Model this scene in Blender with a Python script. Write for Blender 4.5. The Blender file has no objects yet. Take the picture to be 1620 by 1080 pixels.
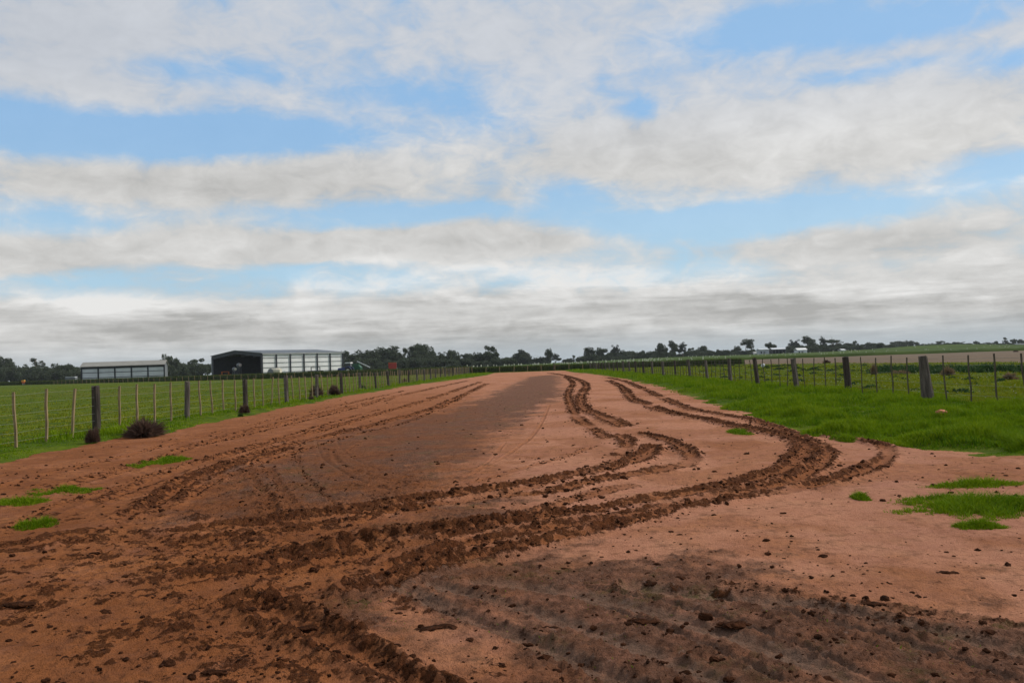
import bpy, math, random
import numpy as np
from mathutils import Vector, Matrix
random.seed(7); RNG=np.random.default_rng(11)
S=bpy.context.scene; COL=S.collection
# ------------------------------------------------------------------ camera
FOC=1350.0; CAMH=1.4; CX,CY=810.0,540.0
YAW,PITCH,ROLL=math.radians(1.06),math.radians(1.53),math.radians(1.95)
fw=Vector((-math.sin(YAW)*math.cos(PITCH),math.cos(YAW)*math.cos(PITCH),math.sin(PITCH)))
r0=fw.cross(Vector((0,0,1))).normalized(); u0=r0.cross(fw)
rt=r0*math.cos(ROLL)-u0*math.sin(ROLL); up=u0*math.cos(ROLL)+r0*math.sin(ROLL)
cam=bpy.data.objects.new('camera',bpy.data.cameras.new('camera')); COL.objects.link(cam)
M=Matrix((rt,up,-fw)).transposed().to_4x4(); M.translation=(0,0,CAMH); cam.matrix_world=M
cam.data.sensor_width=36; cam.data.lens=30; cam.data.clip_start=.05; cam.data.clip_end=20000
S.camera=cam
def ray(px,py): return (fw*FOC+rt*(px-CX)-up*(py-CY))
def gp(px,py,z=0.0):
    d=ray(px,py); t=(z-CAMH)/d.z; return (d.x*t,d.y*t)
def at(px,py,Y):
    d=ray(px,py); t=Y/d.y; return Vector((d.x*t,Y,CAMH+d.z*t))
def horizon(px): return 576.0-0.034*(px-CX)
# ------------------------------------------------------------------ world
SUN_EL,SUN_AZ=math.radians(38),math.radians(70)
W=bpy.data.worlds.new('World'); S.world=W; W.use_nodes=True
def build_world():
    nt=W.node_tree; nt.nodes.clear(); N=nt.nodes; L=nt.links
    def inp(s,v):
        if isinstance(v,(int,float)): s.default_value=v
        elif isinstance(v,tuple): s.default_value=v
        else: L.new(v,s)
    def m(op,a,b=None,c=None,clamp=False):
        n=N.new('ShaderNodeMath'); n.operation=op; n.use_clamp=clamp; inp(n.inputs[0],a)
        if b is not None: inp(n.inputs[1],b)
        if c is not None: inp(n.inputs[2],c)
        return n.outputs[0]
    def comb(x,y,z):
        n=N.new('ShaderNodeCombineXYZ'); inp(n.inputs[0],x); inp(n.inputs[1],y); inp(n.inputs[2],z); return n.outputs[0]
    def noise(v,sc,det,ro=.55,dist=0):
        n=N.new('ShaderNodeTexNoise'); L.new(v,n.inputs['Vector']); n.inputs['Scale'].default_value=sc
        n.inputs['Detail'].default_value=det; n.inputs['Roughness'].default_value=ro; n.inputs['Distortion'].default_value=dist; return n.outputs[0]
    def mix(f,a,b):
        n=N.new('ShaderNodeMix'); n.data_type='RGBA'; inp(n.inputs[0],f); inp(n.inputs[6],a); inp(n.inputs[7],b); return n.outputs[2]
    def ss(x,a,b):
        n=N.new('ShaderNodeMapRange'); n.interpolation_type='SMOOTHSTEP'; inp(n.inputs[0],x); n.inputs[1].default_value=a; n.inputs[2].default_value=b; return n.outputs[0]
    tc=N.new('ShaderNodeTexCoord'); sep=N.new('ShaderNodeSeparateXYZ'); L.new(tc.outputs['Generated'],sep.inputs[0])
    x,y,z=sep.outputs
    az=m('MULTIPLY',m('ARCTAN2',x,y),57.2958)
    el=m('MULTIPLY',m('ARCTAN2',z,m('SQRT',m('ADD',m('MULTIPLY',x,x),m('MULTIPLY',y,y)))),57.2958)
    zz=m('ADD',m('MAXIMUM',z,0.0),.085)
    P=comb(m('DIVIDE',x,zz),m('DIVIDE',y,zz),0.0)
    n1=m('SUBTRACT',noise(P,1.5,9,.58,.25),.5)
    Q=comb(m('MULTIPLY',az,.11),m('MULTIPLY',el,.17),3.3)
    n2=m('SUBTRACT',noise(Q,1.5,8,.6,.35),.5)
    Q2=comb(m('MULTIPLY',az,.06),m('MULTIPLY',el,.5),9.1)
    Q4=comb(m('MULTIPLY',az,.30),m('MULTIPLY',el,.55),1.7)
    n4=m('SUBTRACT',noise(Q4,1.5,8,.62,.6),.5)
    n3=m('SUBTRACT',noise(Q2,1.6,7,.6,.2),.5)
    u=m('ADD',az,m('MULTIPLY',n2,5.0)); v=m('ADD',el,m('MULTIPLY',n1,2.0))
    def blob(px,py,rx,ry,w,acc,tilt=0):
        d=ray(px,py).normalized(); a=math.degrees(math.atan2(d.x,d.y)); e=math.degrees(math.asin(d.z))
        k=math.degrees(1/FOC)
        du=m('MULTIPLY',m('SUBTRACT',u,a),1/(rx*k)); dv=m('MULTIPLY',m('SUBTRACT',v,e),1/(ry*k))
        if tilt: dv=m('ADD',dv,m('MULTIPLY',du,tilt))
        g=m('EXPONENT',m('MULTIPLY',m('ADD',m('MULTIPLY',du,du),m('MULTIPLY',dv,dv)),-1.0))
        return m('MULTIPLY_ADD',g,w,acc)
    cov=m('ADD',m('MULTIPLY',n1,.9),m('MULTIPLY',n2,1.5)); cov=m('ADD',cov,.46); cov=m('MULTIPLY_ADD',n4,1.1,cov)
    for b in [(330,112,120,22,-.75),(110,205,230,34,-1.05),(430,212,200,28,-.95),(650,150,130,26,-.5),(770,190,60,24,-.4),
              (620,345,190,28,-.95),(110,352,120,28,-.7),(250,415,120,24,-.65),(110,443,130,12,-.5),(480,430,110,14,-.6),(900,305,60,34,-.45),
              (1270,42,190,30,-.9),(1480,28,110,20,-.6),(1400,108,110,12,-.5),(1600,98,60,16,-.5),(1012,176,34,16,-.6),
              (1250,338,210,24,-1.05),(1590,262,80,20,-.75),(1010,350,180,26,-.55),(1150,372,60,14,-.5),
              (300,295,330,34,.75),(540,255,150,34,.5),(90,405,170,30,.7),(700,375,150,30,1.3),(540,388,80,22,.9),(320,392,160,34,1.0),(880,378,90,20,.6),(770,320,90,20,.5),(1000,235,190,46,.6),(1250,230,260,60,.7),(1480,180,160,50,.5),(120,60,260,70,.45),(850,60,240,60,.35),(1400,380,220,40,.6)]:
        cov=blob(*b,cov)
    lowc=ss(el,5.6,3.2); cov=m('MULTIPLY_ADD',lowc,1.1,cov)
    cov=m('MULTIPLY_ADD',ss(el,26,40),.35,cov); cov=m('MULTIPLY_ADD',ss(el,12,17),.10,cov)
    cov=ss(cov,-.05,.95)
    # how bright the cloud is: thin tops, thick grey bases
    br=m('MULTIPLY_ADD',n2,1.0,.56); br=m('MULTIPLY_ADD',n4,.75,br); br=m('MULTIPLY_ADD',m('MULTIPLY',n3,ss(el,7,3)),1.5,br); br=m('MULTIPLY_ADD',m('MULTIPLY',n1,m('MULTIPLY_ADD',ss(el,9,5),1.1,.35)),1.0,br)
    for b in [(330,300,360,36,-.20),(90,415,160,26,-.12),(700,380,130,20,-.14),(1010,250,160,34,-.15),(250,445,120,14,-.3),
              (1350,180,260,60,.22),(880,90,260,90,.15),(1150,60,120,40,.1),(1580,292,60,9,.45),(465,437,36,8,.6),(170,472,60,12,.3),(900,440,240,16,.28),(640,440,60,14,.4),(760,424,50,10,.4),(860,432,50,12,.35),(1010,440,60,12,.35),(1130,428,50,12,.3),(250,478,80,10,.35),(520,452,40,10,.35),(720,478,90,9,-.3),(930,486,120,9,-.25),(330,512,140,8,-.3),(1250,492,160,7,-.3),(60,470,60,10,.3),(560,505,120,7,.2),(330,490,200,10,.18),(1400,455,150,10,.2),(1250,455,220,12,.16),(1350,385,180,26,-.14),(1150,475,160,9,-.3),(60,60,200,90,-.12),(620,415,60,8,.3)]:
        br=blob(*b,br)
    br=m('MULTIPLY_ADD',ss(el,4.5,2.0),-.22,br)
    br=m('MINIMUM',m('MAXIMUM',br,0.0),1.0)
    cc=mix(br,(4.5,4.42,4.25,1),(8.8,8.7,8.5,1))
    cc=mix(m('MULTIPLY',ss(el,12,19),.55),cc,(5.4,6.0,7.1,1))
    cc=mix(ss(el,2.6,.0),cc,(4.7,5.3,5.7,1))
    sky=N.new('ShaderNodeTexSky'); sky.sky_type='NISHITA'; sky.sun_disc=False
    sky.sun_elevation=SUN_EL; sky.sun_rotation=SUN_AZ; sky.air_density=1.0; sky.dust_density=.6; sky.ozone_density=1.6
    skc=mix(.72,sky.outputs[0],mix(ss(el,5,16),(4.8,7.7,10.0,1),(3.1,6.1,9.9,1)))
    sm=N.new('ShaderNodeMix'); sm.data_type='RGBA'; sm.blend_type='MULTIPLY'; sm.inputs[0].default_value=1; L.new(skc,sm.inputs[6]); sm.inputs[7].default_value=(1.0,1.0,1.0,1)
    col=mix(m('MULTIPLY_ADD',cov,.86,.12),sm.outputs[2],cc)
    bg=N.new('ShaderNodeBackground'); L.new(col,bg.inputs[0]); bg.inputs[1].default_value=.1
    o=N.new('ShaderNodeOutputWorld'); L.new(bg.outputs[0],o.inputs[0])
build_world()
sl=bpy.data.lights.new('sun','SUN'); sl.energy=3.2; sl.angle=math.radians(8); sl.color=(1,.95,.87)
so=bpy.data.objects.new('sun',sl); COL.objects.link(so)
sd=Vector((math.sin(SUN_AZ)*math.cos(SUN_EL),math.cos(SUN_AZ)*math.cos(SUN_EL),math.sin(SUN_EL)))
so.rotation_euler=sd.to_track_quat('Z','Y').to_euler(); so.location=(60,40,80)
S.view_settings.view_transform='Standard'; S.view_settings.look='None'; S.view_settings.gamma=1; S.view_settings.exposure=-.1
S.render.engine='CYCLES'
# ------------------------------------------------------------------ noise
_P=np.random.default_rng(3).permutation(512); _P=np.concatenate([_P,_P,_P])
_G=np.random.default_rng(4).uniform(0,2*math.pi,512); _GX=np.cos(_G); _GY=np.sin(_G)
def perlin(x,y):
    xi=np.floor(x).astype(np.int64); yi=np.floor(y).astype(np.int64); xf=x-xi; yf=y-yi
    u=xf*xf*xf*(xf*(xf*6-15)+10); v=yf*yf*yf*(yf*(yf*6-15)+10)
    def g(i,j,dx,dy):
        h=_P[_P[(xi+i)&511]+((yi+j)&511)]; return _GX[h]*dx+_GY[h]*dy
    a=g(0,0,xf,yf); b=g(1,0,xf-1,yf); c=g(0,1,xf,yf-1); d=g(1,1,xf-1,yf-1)
    return 1.5*((a*(1-u)+b*u)*(1-v)+(c*(1-u)+d*u)*v)
def fbm(x,y,sc,o=4,ro=.5,off=0.0):
    r=0; a=1; t=0
    for k in range(o):
        r=r+a*perlin(x*sc+off+17.3*k,y*sc-off+5.1*k); t+=a; a*=ro; sc*=2.03
    return r/t
def sst(a,b,x): t=np.clip((x-a)/(b-a),0,1); return t*t*(3-2*t)
# ------------------------------------------------------------------ tracks
def crom(P,step=.25):
    P=[np.array(p) for p in P]; P=[2*P[0]-P[1]]+P+[2*P[-1]-P[-2]]; out=[]
    for i in range(1,len(P)-2):
        p0,p1,p2,p3=P[i-1:i+3]; n=max(2,min(24,int(np.linalg.norm(p2-p1)/step)))
        for k in range(n):
            t=k/n; out.append(.5*((2*p1)+(-p0+p2)*t+(2*p0-5*p1+4*p2-p3)*t*t+(-p0+3*p1-3*p2+p3)*t**3))
    out.append(P[-2]); return np.array(out)
def T(pts,w,depth,churn,berm=.5,lug=0,wet=0): return dict(p=crom([gp(*q) for q in pts]),w=w*.60,depth=depth*.55,churn=churn,berm=berm,lug=lug,wet=wet)
TR=[
 T([(120,862),(270,846),(350,838),(450,823),(540,811),(614,799),(688,788),(762,776),(814,769),(873,761),(910,752),(958,743),(1007,728),(1029,713),(1032,706)],.30,.05,1.0,1.0),
 T([(300,860),(420,848),(540,829),(614,813),(688,800),(800,786),(873,780),(910,769),(973,755),(1022,748),(1072,738),(1096,726),(1084,711),(1067,701),(1037,691),(1015,686)],.24,.04,.85,.8),
 T([(988,676),(958,661),(933,651),(919,639),(921,624),(928,610),(918,602),(894,594),(869,590)],.33,.04,.9,.8),
 T([(983,720),(993,700),(978,689)],.26,.03,.95),
 T([(963,694),(938,679),(914,661),(904,642),(899,622),(906,605),(894,596)],.24,.03,.75),
 T([(500,838),(600,808),(680,788),(740,766),(800,748),(860,733),(910,717),(940,705)],.14,.02,.35),
 T([(760,792),(840,772),(900,756),(960,735),(990,720)],.15,.02,.4),
 T([(1,955),(120,940),(250,926),(340,913),(430,896),(540,868),(651,848),(725,839),(777,832),(836,823),(888,815),(947,808),(1003,795),(1080,783),(1154,769),(1210,754),(1247,739),(1273,721),(1275,706),(1255,694),(1215,684),(1170,676),(1121,665),(1059,652),(1022,640),(998,629),(983,612),(963,602)],.30,.05,1.0,.9,lug=.0),
 T([(430,912),(540,888),(630,868),(700,856),(790,836),(860,808),(930,785),(990,768)],.22,.05,.6,.4),
 T([(440,880),(540,862),(640,846),(720,836),(800,826)],.26,.02,.8,.8,lug=1),
 T([(380,960),(450,945),(540,922),(614,902),(688,878),(750,862),(807,850),(929,829),(1003,815),(1080,801),(1154,784),(1228,768),(1284,745),(1306,722),(1290,703),(1255,688),(1195,666),(1146,657),(1084,644),(1047,629),(1022,617),(988,603),(960,597)],.26,.05,.8,.7),
 T([(560,935),(625,917),(670,903),(747,884),(807,873),(873,858),(940,843),(1003,828),(1080,806),(1154,793),(1228,780),(1284,769),(1339,754),(1384,736),(1406,721),(1395,706),(1350,697),(1310,689)],.22,.05,.9,1.0),
 T([(400,950),(470,985),(530,1015),(590,1045),(650,1080),(700,1110)],.22,.07,.9,.6),
 T([(160,960),(330,985),(450,1030),(560,1085)],.3,.03,.5,.4),
 T([(600,915),(660,942),(730,972),(800,998),(870,1025),(940,1055),(1010,1090)],.15,.045,.25,.4,lug=.14,wet=1),
 T([(690,925),(800,955),(900,985),(1000,1020),(1120,1070),(1200,1110)],.13,.03,.1,.2,wet=1),
 T([(760,920),(880,935),(1000,958),(1120,995),(1250,1040),(1380,1090)],.16,.03,.12,.3,lug=.08,wet=1),
 T([(1000,930),(1130,948),(1280,962),(1400,985),(1620,1035),(1800,1080)],.17,.035,.5,.6,lug=.14,wet=1),
 T([(1150,930),(1300,952),(1450,972),(1620,995),(1750,1020)],.12,.02,.5,.5,wet=.6),
 T([(0,800),(120,765),(230,735),(310,705),(420,675),(550,645),(650,622),(740,602)],.30,.05,.5,.5),
 T([(60,830),(170,790),(260,755),(380,715),(500,683),(600,655),(690,628),(760,604)],.26,.05,.6,.5),
 T([(120,860),(200,820),(250,790),(310,757),(400,722),(520,690),(620,665),(700,640),(770,607)],.26,.06,.7,.4),
 T([(0,770),(130,737),(250,708),(400,671),(520,645),(640,618)],.2,.03,.35,.4),
 T([(235,820),(250,800),(285,772),(350,742),(450,712)],.3,.07,.9,.5),
 T([(392,742),(405,765),(420,790),(430,815)],.16,.05,.4,.5,lug=.5),
 T([(425,740),(440,765),(455,790),(465,812)],.14,.03,.4,.5,lug=.3),
 T([(525,712),(535,730),(575,748),(650,765),(720,772)],.12,.03,.25),
 T([(690,760),(665,800),(655,838)],.10,.015,.0,.2,lug=.1,wet=.4),
 T([(450,712),(520,690),(600,672)],.08,.02,.3),
 T([(0,870),(70,862),(110,850)],.5,.03,.8,.7),
 T([(0,900),(60,892),(160,880)],.22,.03,.5,.7),
 T([(0,960),(70,962)],.2,.02,.9,.6),
 T([(200,850),(330,870),(420,880),(520,872)],.45,.03,.6,.6),
 T([(250,905),(350,890),(450,880)],.2,.03,.7,.6),
 T([(300,960),(400,945),(430,930)],.12,.03,.6,.6),
 T([(500,700),(512,725),(560,755),(640,780),(700,786)],.07,.03,.12,.5,wet=.5), T([(530,690),(545,715),(600,742),(690,760)],.06,.025,.1,.5,wet=.5), T([(470,720),(480,750),(520,790),(545,805)],.07,.03,.3,.4),
 T([(800,700),(760,740),(700,770),(640,790)],.07,.02,.15,.4), T([(870,640),(850,680),(800,720),(720,760)],.08,.02,.2,.4), T([(780,640),(680,660),(590,690),(540,720)],.08,.02,.2,.4),
 T([(640,935),(760,990),(900,1050),(980,1090)],.05,.035,.1,.4,wet=1), T([(830,925),(960,960),(1120,1020),(1230,1075)],.05,.03,.1,.4,wet=1), T([(900,925),(1040,950),(1180,990),(1330,1050),(1420,1090)],.05,.03,.1,.4,wet=1),
 T([(1120,940),(1260,975),(1420,1015),(1600,1075)],.06,.03,.2,.5,wet=1), T([(0,840),(90,800),(200,765),(330,725),(450,690),(600,648)],.09,.03,.5,.5), T([(60,770),(180,742),(330,703),(480,666),(620,632)],.08,.03,.5,.5), T([(300,790),(360,755),(450,722),(560,690),(660,662),(730,630)],.10,.03,.5,.5),
]
def polyl(P,X,Y,rad):
    """distance, arc length and side of a polyline, only where closer than rad"""
    D=np.full(X.shape,1e9); A=np.zeros(X.shape); Sg=np.zeros(X.shape); s=0
    mn=P.min(0)-rad; mx=P.max(0)+rad
    I=np.nonzero((X>mn[0])&(X<mx[0])&(Y>mn[1])&(Y<mx[1]))[0]
    if len(I)==0: return D,A,Sg
    x=X[I]; y=Y[I]; d=np.full(x.shape,1e9); a=np.zeros(x.shape); sg=np.zeros(x.shape)
    for i in range(len(P)-1):
        p=P[i]; q=P[i+1]; e=q-p; l=math.hypot(*e)
        if l<1e-6: continue
        lo=np.minimum(p,q)-rad; hi=np.maximum(p,q)+rad
        J=np.nonzero((x>lo[0])&(x<hi[0])&(y>lo[1])&(y<hi[1]))[0]
        if len(J):
            t=np.clip(((x[J]-p[0])*e[0]+(y[J]-p[1])*e[1])/l/l,0,1)
            dx=x[J]-p[0]-t*e[0]; dy=y[J]-p[1]-t*e[1]; dd=np.sqrt(dx*dx+dy*dy)
            b=dd<d[J]; K=J[b]; d[K]=dd[b]; a[K]=s+t[b]*l; sg[K]=np.sign(e[0]*dy[b]-e[1]*dx[b])
        s+=l
    D[I]=d; A[I]=a; Sg[I]=sg; return D,A,Sg
def inpoly(poly,X,Y):
    """signed soft distance (positive inside) of a polygon given in ground metres"""
    P=np.array(poly); n=len(P); ins=np.zeros(X.shape,bool); D=np.full(X.shape,1e9)
    for i in range(n):
        p=P[i]; q=P[(i+1)%n]
        c=((p[1]>Y)!=(q[1]>Y)); t=(Y-p[1])/((q[1]-p[1]) if q[1]!=p[1] else 1e-9); ins^=c&(X<p[0]+t*(q[0]-p[0]))
        e=q-p; l2=e@e+1e-12; tt=np.clip(((X-p[0])*e[0]+(Y-p[1])*e[1])/l2,0,1)
        D=np.minimum(D,np.hypot(X-p[0]-tt*e[0],Y-p[1]-tt*e[1]))
    return np.where(ins,D,-D)
def edge(pts):
    w=sorted([gp(*p) for p in pts],key=lambda q:q[1]); return np.array([q[1] for q in w]),np.array([q[0] for q in w])
LE=edge([(0,731),(70,716),(130,704),(190,692),(250,690),(310,672),(400,655),(480,640),(560,625),(640,611),(700,603),(765,594.5)])
RE=edge([(905,588.6),(950,593),(1000,601),(1050,613),(1100,629),(1150,646),(1200,661),(1235,674),(1270,688),(1330,692),(1400,700),(1460,712),(1520,719),(1570,717)])
def XL(Y): return np.interp(Y,LE[0],LE[1])
def XR(Y): return np.interp(Y,RE[0],RE[1],left=RE[1][0]+0)
PATCH=[(255,731,36,6,'oval lone grass patch on bare dirt below the brown tumbleweeds'),(100,777,52,6,'thin grass patch on the dirt at left, above the frame edge patch'),(30,797,46,5,'grass strip touching the left frame edge, below the thin patch'),
 (60,832,34,6,'sparse muddied grass patch beside the clods at the left edge'),(1170,684,17,4,'small round grass tuft patch inside the bend of the right tracks'),(1337,697,15,4,'small grass patch between the two outermost tyre bends'),
 (1545,768,80,5,'long narrow grass strip on bare dirt at right, above the large patch'),(1362,787,13,4,'tiny grass tuft just left of the large right patch'),(1560,802,135,17,'largest grass patch on the bare dirt, at the right edge'),
 (1550,835,38,3,'faint thin grass patch lowest on the right dirt'),(1625,712,36,11,'thick rounded grass clump at the right edge beside the verge')]
PW=[]
for (cx,cy,rx,ry,lb) in PATCH:
    c=gp(cx,cy); PW.append((c[0],c[1],rx*c[1]/FOC,max(.12,ry*c[1]**2/(FOC*CAMH))))
WET=[[gp(*p) for p in q] for q in ([(430,818),(270,812),(340,750),(540,684),(700,652),(790,618),(835,596),(885,592),(893,625),(850,652),(790,690),(740,735),(660,785),(560,805)],
   [(640,925),(760,897),(930,866),(1080,895),(1160,930),(1330,950),(1640,990),(1900,1100),(1300,1250),(700,1200),(640,1040)],
   [(520,860),(600,832),(700,808),(840,795),(820,815),(640,845)],[(400,850),(560,828),(540,850),(420,872)],[(455,985),(520,945),(650,925),(700,1000),(680,1100),(640,1080),(560,1010)])]
RIDGE=[[gp(*p) for p in q] for q in ([(60,900),(230,850),(330,838),(560,830),(700,870),(560,925),(380,960),(100,960),(-100,950)],[(0,1080),(150,960),(430,950),(640,1080),(700,1300),(0,1300)])]
def terrain(X,Y,full=True):
    """height and surface masks of the land at any point"""
    X=np.asarray(X,float).ravel(); Y=np.asarray(Y,float).ravel()
    yn=np.clip(Y,1,400)
    e1=fbm(X,Y,.8,4,.55,3.0)*.55+fbm(X,Y,4.,2,.5,8.)*.12
    dl=X-XL(Y)+e1*np.clip(yn/25,.5,1.6); dr=XR(Y)-X+e1*np.clip(yn/25,.6,1.6)
    wide=sst(11.25,10.9,Y+e1*.3); dr=np.where(Y<11.25+.3,np.maximum(dr,wide*6+np.minimum(dr,0)),dr)
    road=np.minimum(np.minimum(dl,dr),(150-Y)*.3)
    z=fbm(X,Y,.05,3)*.10*sst(12,60,np.abs(X)+Y*.2)
    z=z+1.35*sst(300,520,Y)*sst(0,90,X)+2.0*np.exp(-((X-205)/38)**2-((Y-430)/30)**2)
    z=z+fbm(X,Y,.35,3,.5,1.)*.03
    gr=sst(.0,-.5,road); z=z+gr*(.05+fbm(X,Y,.9,4,.5,6.)*.10)*sst(260,120,Y)
    rough=fbm(X,Y,7,4,.6,2.)
    z=z+(1-gr)*(rough*.006)
    smo=np.zeros(X.shape); rut=np.zeros(X.shape); mud=np.zeros(X.shape); lug=np.zeros(X.shape); wet=np.zeros(X.shape); orange=np.zeros(X.shape)
    if full:
        nn=fbm(X,Y,2.2,4,.6,12.); n5=fbm(X,Y,9,3,.6,1.5); ridg=1-2*np.abs(fbm(X,Y,5.5,4,.62,7.)); rd2=1-2*np.abs(fbm(X,Y,13,3,.6,3.))
        for t in TR:
            w=t['w']; d,a,sg=polyl(t['p'],X,Y,w*3.2); I=np.nonzero(d<w*3)[0]
            if len(I)==0: continue
            dd=d[I]+nn[I]*w*(.55 if t['wet']<.5 else .12); wv=1+(.35 if t['wet']<.5 else .1)*perlin(a[I]*.7+w*50,a[I]*0+3.3)
            gap=sst(-.62,-.2,perlin(a[I]*.5+9+w*91,a[I]*0+7.7)+.15)
            r=np.abs(dd)/(w*wv)
            L_=np.sin(a[I]*2*math.pi/.21+np.abs(d[I])/w*3.0)*t['lug']*sst(1.15,.7,r)
            core=np.exp(-(r/.62)**2); berm=np.exp(-((r-1.05)/.32)**2)*((.6+.8*np.clip(ridg[I]+.2,0,1)) if t['wet']<.5 else .7)
            z[I]+= -t['depth']*core*(.5+.5*gap) + t['berm']*t['depth']*.75*berm*gap + L_*(.034 if t['wet']<.5 else .010) + t['wet']*core*np.sin(dd*2*math.pi/.045)*.0055*sst(12,5,Y[I])
            rut[I]=np.maximum(rut[I],(1-t['wet'])*min(1,t['churn']+.25)*sst(1.25,.6,r)*(.5+.5*gap)); mm=t['churn']*sst(1.5,.95,r)*(.25+.75*sst(.15,.75,r))*(.35+.65*gap)*(.35+.85*np.clip(n5[I]*1.3+.62,0,1)); mud[I]=np.maximum(mud[I],mm); lug[I]=np.maximum(lug[I],np.abs(L_))
            wet[I]=np.maximum(wet[I],t['wet']*sst(1.6,.8,r)*.9); smo[I]=np.maximum(smo[I],t['wet']*sst(1.25,.5,r))
        for k,pl in enumerate(WET):
            wet=np.maximum(wet,sst(-.5,.6,inpoly(pl,X,Y)+nn*1.0+fbm(X,Y,.8,3,.5,30.)*1.2)*(.65 if k==3 else 1.))
        for pl in RIDGE:
            q=sst(-.3,.5,inpoly(pl,X,Y)+nn*.6); mud=np.maximum(mud,q*np.clip(ridg*.5+nn*1.1-.16,0,.7)); orange=np.maximum(orange,q)
        orange=np.maximum(orange,.9*sst(.6,-1.6,X+.05*Y+nn*1.4)*sst(80,30,Y)); orange=np.maximum(orange,.5*sst(.42,.62,.5+fbm(X,Y,.45,4,.6,88.)))
        lq=sst(.9,-1.4,X+.04*Y+nn*1.3)*sst(45,12,Y); pn=fbm(X,Y,.75,5,.6,140.)
        rut=np.maximum(rut,lq*sst(-.26,.14,pn)*.95); rut=np.maximum(rut,.55*sst(.12,.34,fbm(X,Y*.6,.55,5,.6,160.))*(1-wet))
        mud=np.maximum(mud,lq*np.clip(sst(.02,.40,fbm(X,Y,1.7,5,.68,150.))*.9,0,.62)*sst(16,7,Y))
        mud=np.clip(mud+np.clip(fbm(X,Y,3.2,4,.65,44.)-.30,0,.35)*1.1*(1-gr)*sst(20,5,Y),0,1)*(1-gr)
        wet=wet*(1-gr)
        amp=mud*np.clip(1.25-yn/90,.4,1.1)
        z=z+amp*(np.clip(ridg,-.2,1)*.017+np.clip(rd2,0,1)*.012-.008)
        rough2=fbm(X,Y,16,3,.6,21.); cr=np.maximum(fbm(X,Y,19,3,.6,61.)+.05,0)*1.6+np.maximum(fbm(X,Y,37,2,.6,71.),0)*.8
        z=z+(1-gr)*cr*(mud*.023+wet*(1-smo)*.016*sst(18,5,Y)+.004*sst(18,5,Y)+orange*.010*(1-mud))
        z=z+(1-gr)*wet*(1-smo)*np.clip(ridg,0,1)*.016*sst(14,6,Y)
    pl=np.minimum(X-(np.interp(Y,[60,77,111,157,236,330],[44,43,40,36,38,40])+fbm(X,Y,.25,3)*2.5),np.minimum(330-Y,700-X)); pl=np.minimum(pl,Y-5)
    return z,road,mud,wet,orange,gr,pl,smo,rut
def HZ(x,y): return float(terrain([x],[y])[0][0])
# ------------------------------------------------------------------ mesh helpers
def mesh_np(name,V,F,mats=(),parent=None,attrs=None,smooth=True,tri=None):
    me=bpy.data.meshes.new(name); V=np.asarray(V,np.float32); F=np.asarray(F,np.int32); k=F.shape[1]
    me.vertices.add(len(V)); me.vertices.foreach_set('co',V.ravel())
    me.loops.add(F.size); me.loops.foreach_set('vertex_index',F.ravel())
    me.polygons.add(len(F)); me.polygons.foreach_set('loop_start',np.arange(0,F.size,k,dtype=np.int32))
    try: me.polygons.foreach_set('loop_total',np.full(len(F),k,np.int32))
    except Exception: pass
    me.polygons.foreach_set('use_smooth',np.full(len(F),smooth))
    for n,a in (attrs or {}).items():
        at_=me.attributes.new(n,'FLOAT','POINT'); at_.data.foreach_set('value',np.asarray(a,np.float32))
    me.update(calc_edges=True); me.validate()
    for m_ in mats: me.materials.append(m_)
    o=bpy.data.objects.new(name,me); COL.objects.link(o)
    if parent: o.parent=parent
    return o
class MB:
    def __init__(s): s.v=[]; s.f=[]
    def add(s,vs,fs):
        b=len(s.v); s.v+= [tuple(v) for v in vs]; s.f+=[tuple(i+b for i in f) for f in fs]; return s
    def box(s,x0,x1,y0,y1,z0,z1,M_=None):
        vs=[Vector(p) for p in ((x0,y0,z0),(x1,y0,z0),(x1,y1,z0),(x0,y1,z0),(x0,y0,z1),(x1,y0,z1),(x1,y1,z1),(x0,y1,z1))]
        if M_ is not None: vs=[M_@v for v in vs]
        return s.add(vs,[(0,3,2,1),(4,5,6,7),(0,1,5,4),(1,2,6,5),(2,3,7,6),(3,0,4,7)])
    def prism(s,prof,a,b,axis='y'):
        """closed profile (list of 2-tuples) swept from a to b along an axis"""
        n=len(prof); vs=[]
        for t in (a,b):
            for p in prof: vs.append((p[0],t,p[1]) if axis=='y' else (t,p[0],p[1]))
        fs=[tuple(range(n)),tuple(range(2*n-1,n-1,-1))]+[(i,i+n,(i+1)%n+n,(i+1)%n) for i in range(n)]
        return s.add(vs,fs)
    def tube(s,pts,rad,n=8,cap=True):
        pts=[Vector(p) for p in pts]; rad=rad if isinstance(rad,(list,tuple)) else [rad]*len(pts); b=len(s.v)
        for i,p in enumerate(pts):
            t=(pts[min(i+1,len(pts)-1)]-pts[max(i-1,0)]).normalized()
            a=t.orthogonal().normalized() if abs(t.z)<.99 else Vector((1,0,0)); a=(a-t*a.dot(t)).normalized(); c=t.cross(a)
            for k in range(n):
                an=2*math.pi*k/n; s.v.append(tuple(p+(a*math.cos(an)+c*math.sin(an))*rad[i]))
        for i in range(len(pts)-1):
            for k in range(n):
                s.f.append((b+i*n+k,b+i*n+(k+1)%n,b+(i+1)*n+(k+1)%n,b+(i+1)*n+k))
        if cap: s.f.append(tuple(b+k for k in range(n-1,-1,-1))); s.f.append(tuple(b+(len(pts)-1)*n+k for k in range(n)))
        return s
    def build(s,name,mat,parent=None,smooth=False):
        me=bpy.data.meshes.new(name); me.from_pydata(s.v,[],s.f); me.update()
        if smooth: me.polygons.foreach_set('use_smooth',[True]*len(me.polygons))
        me.materials.append(mat); o=bpy.data.objects.new(name,me); COL.objects.link(o)
        if parent: o.parent=parent
        return o
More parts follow.
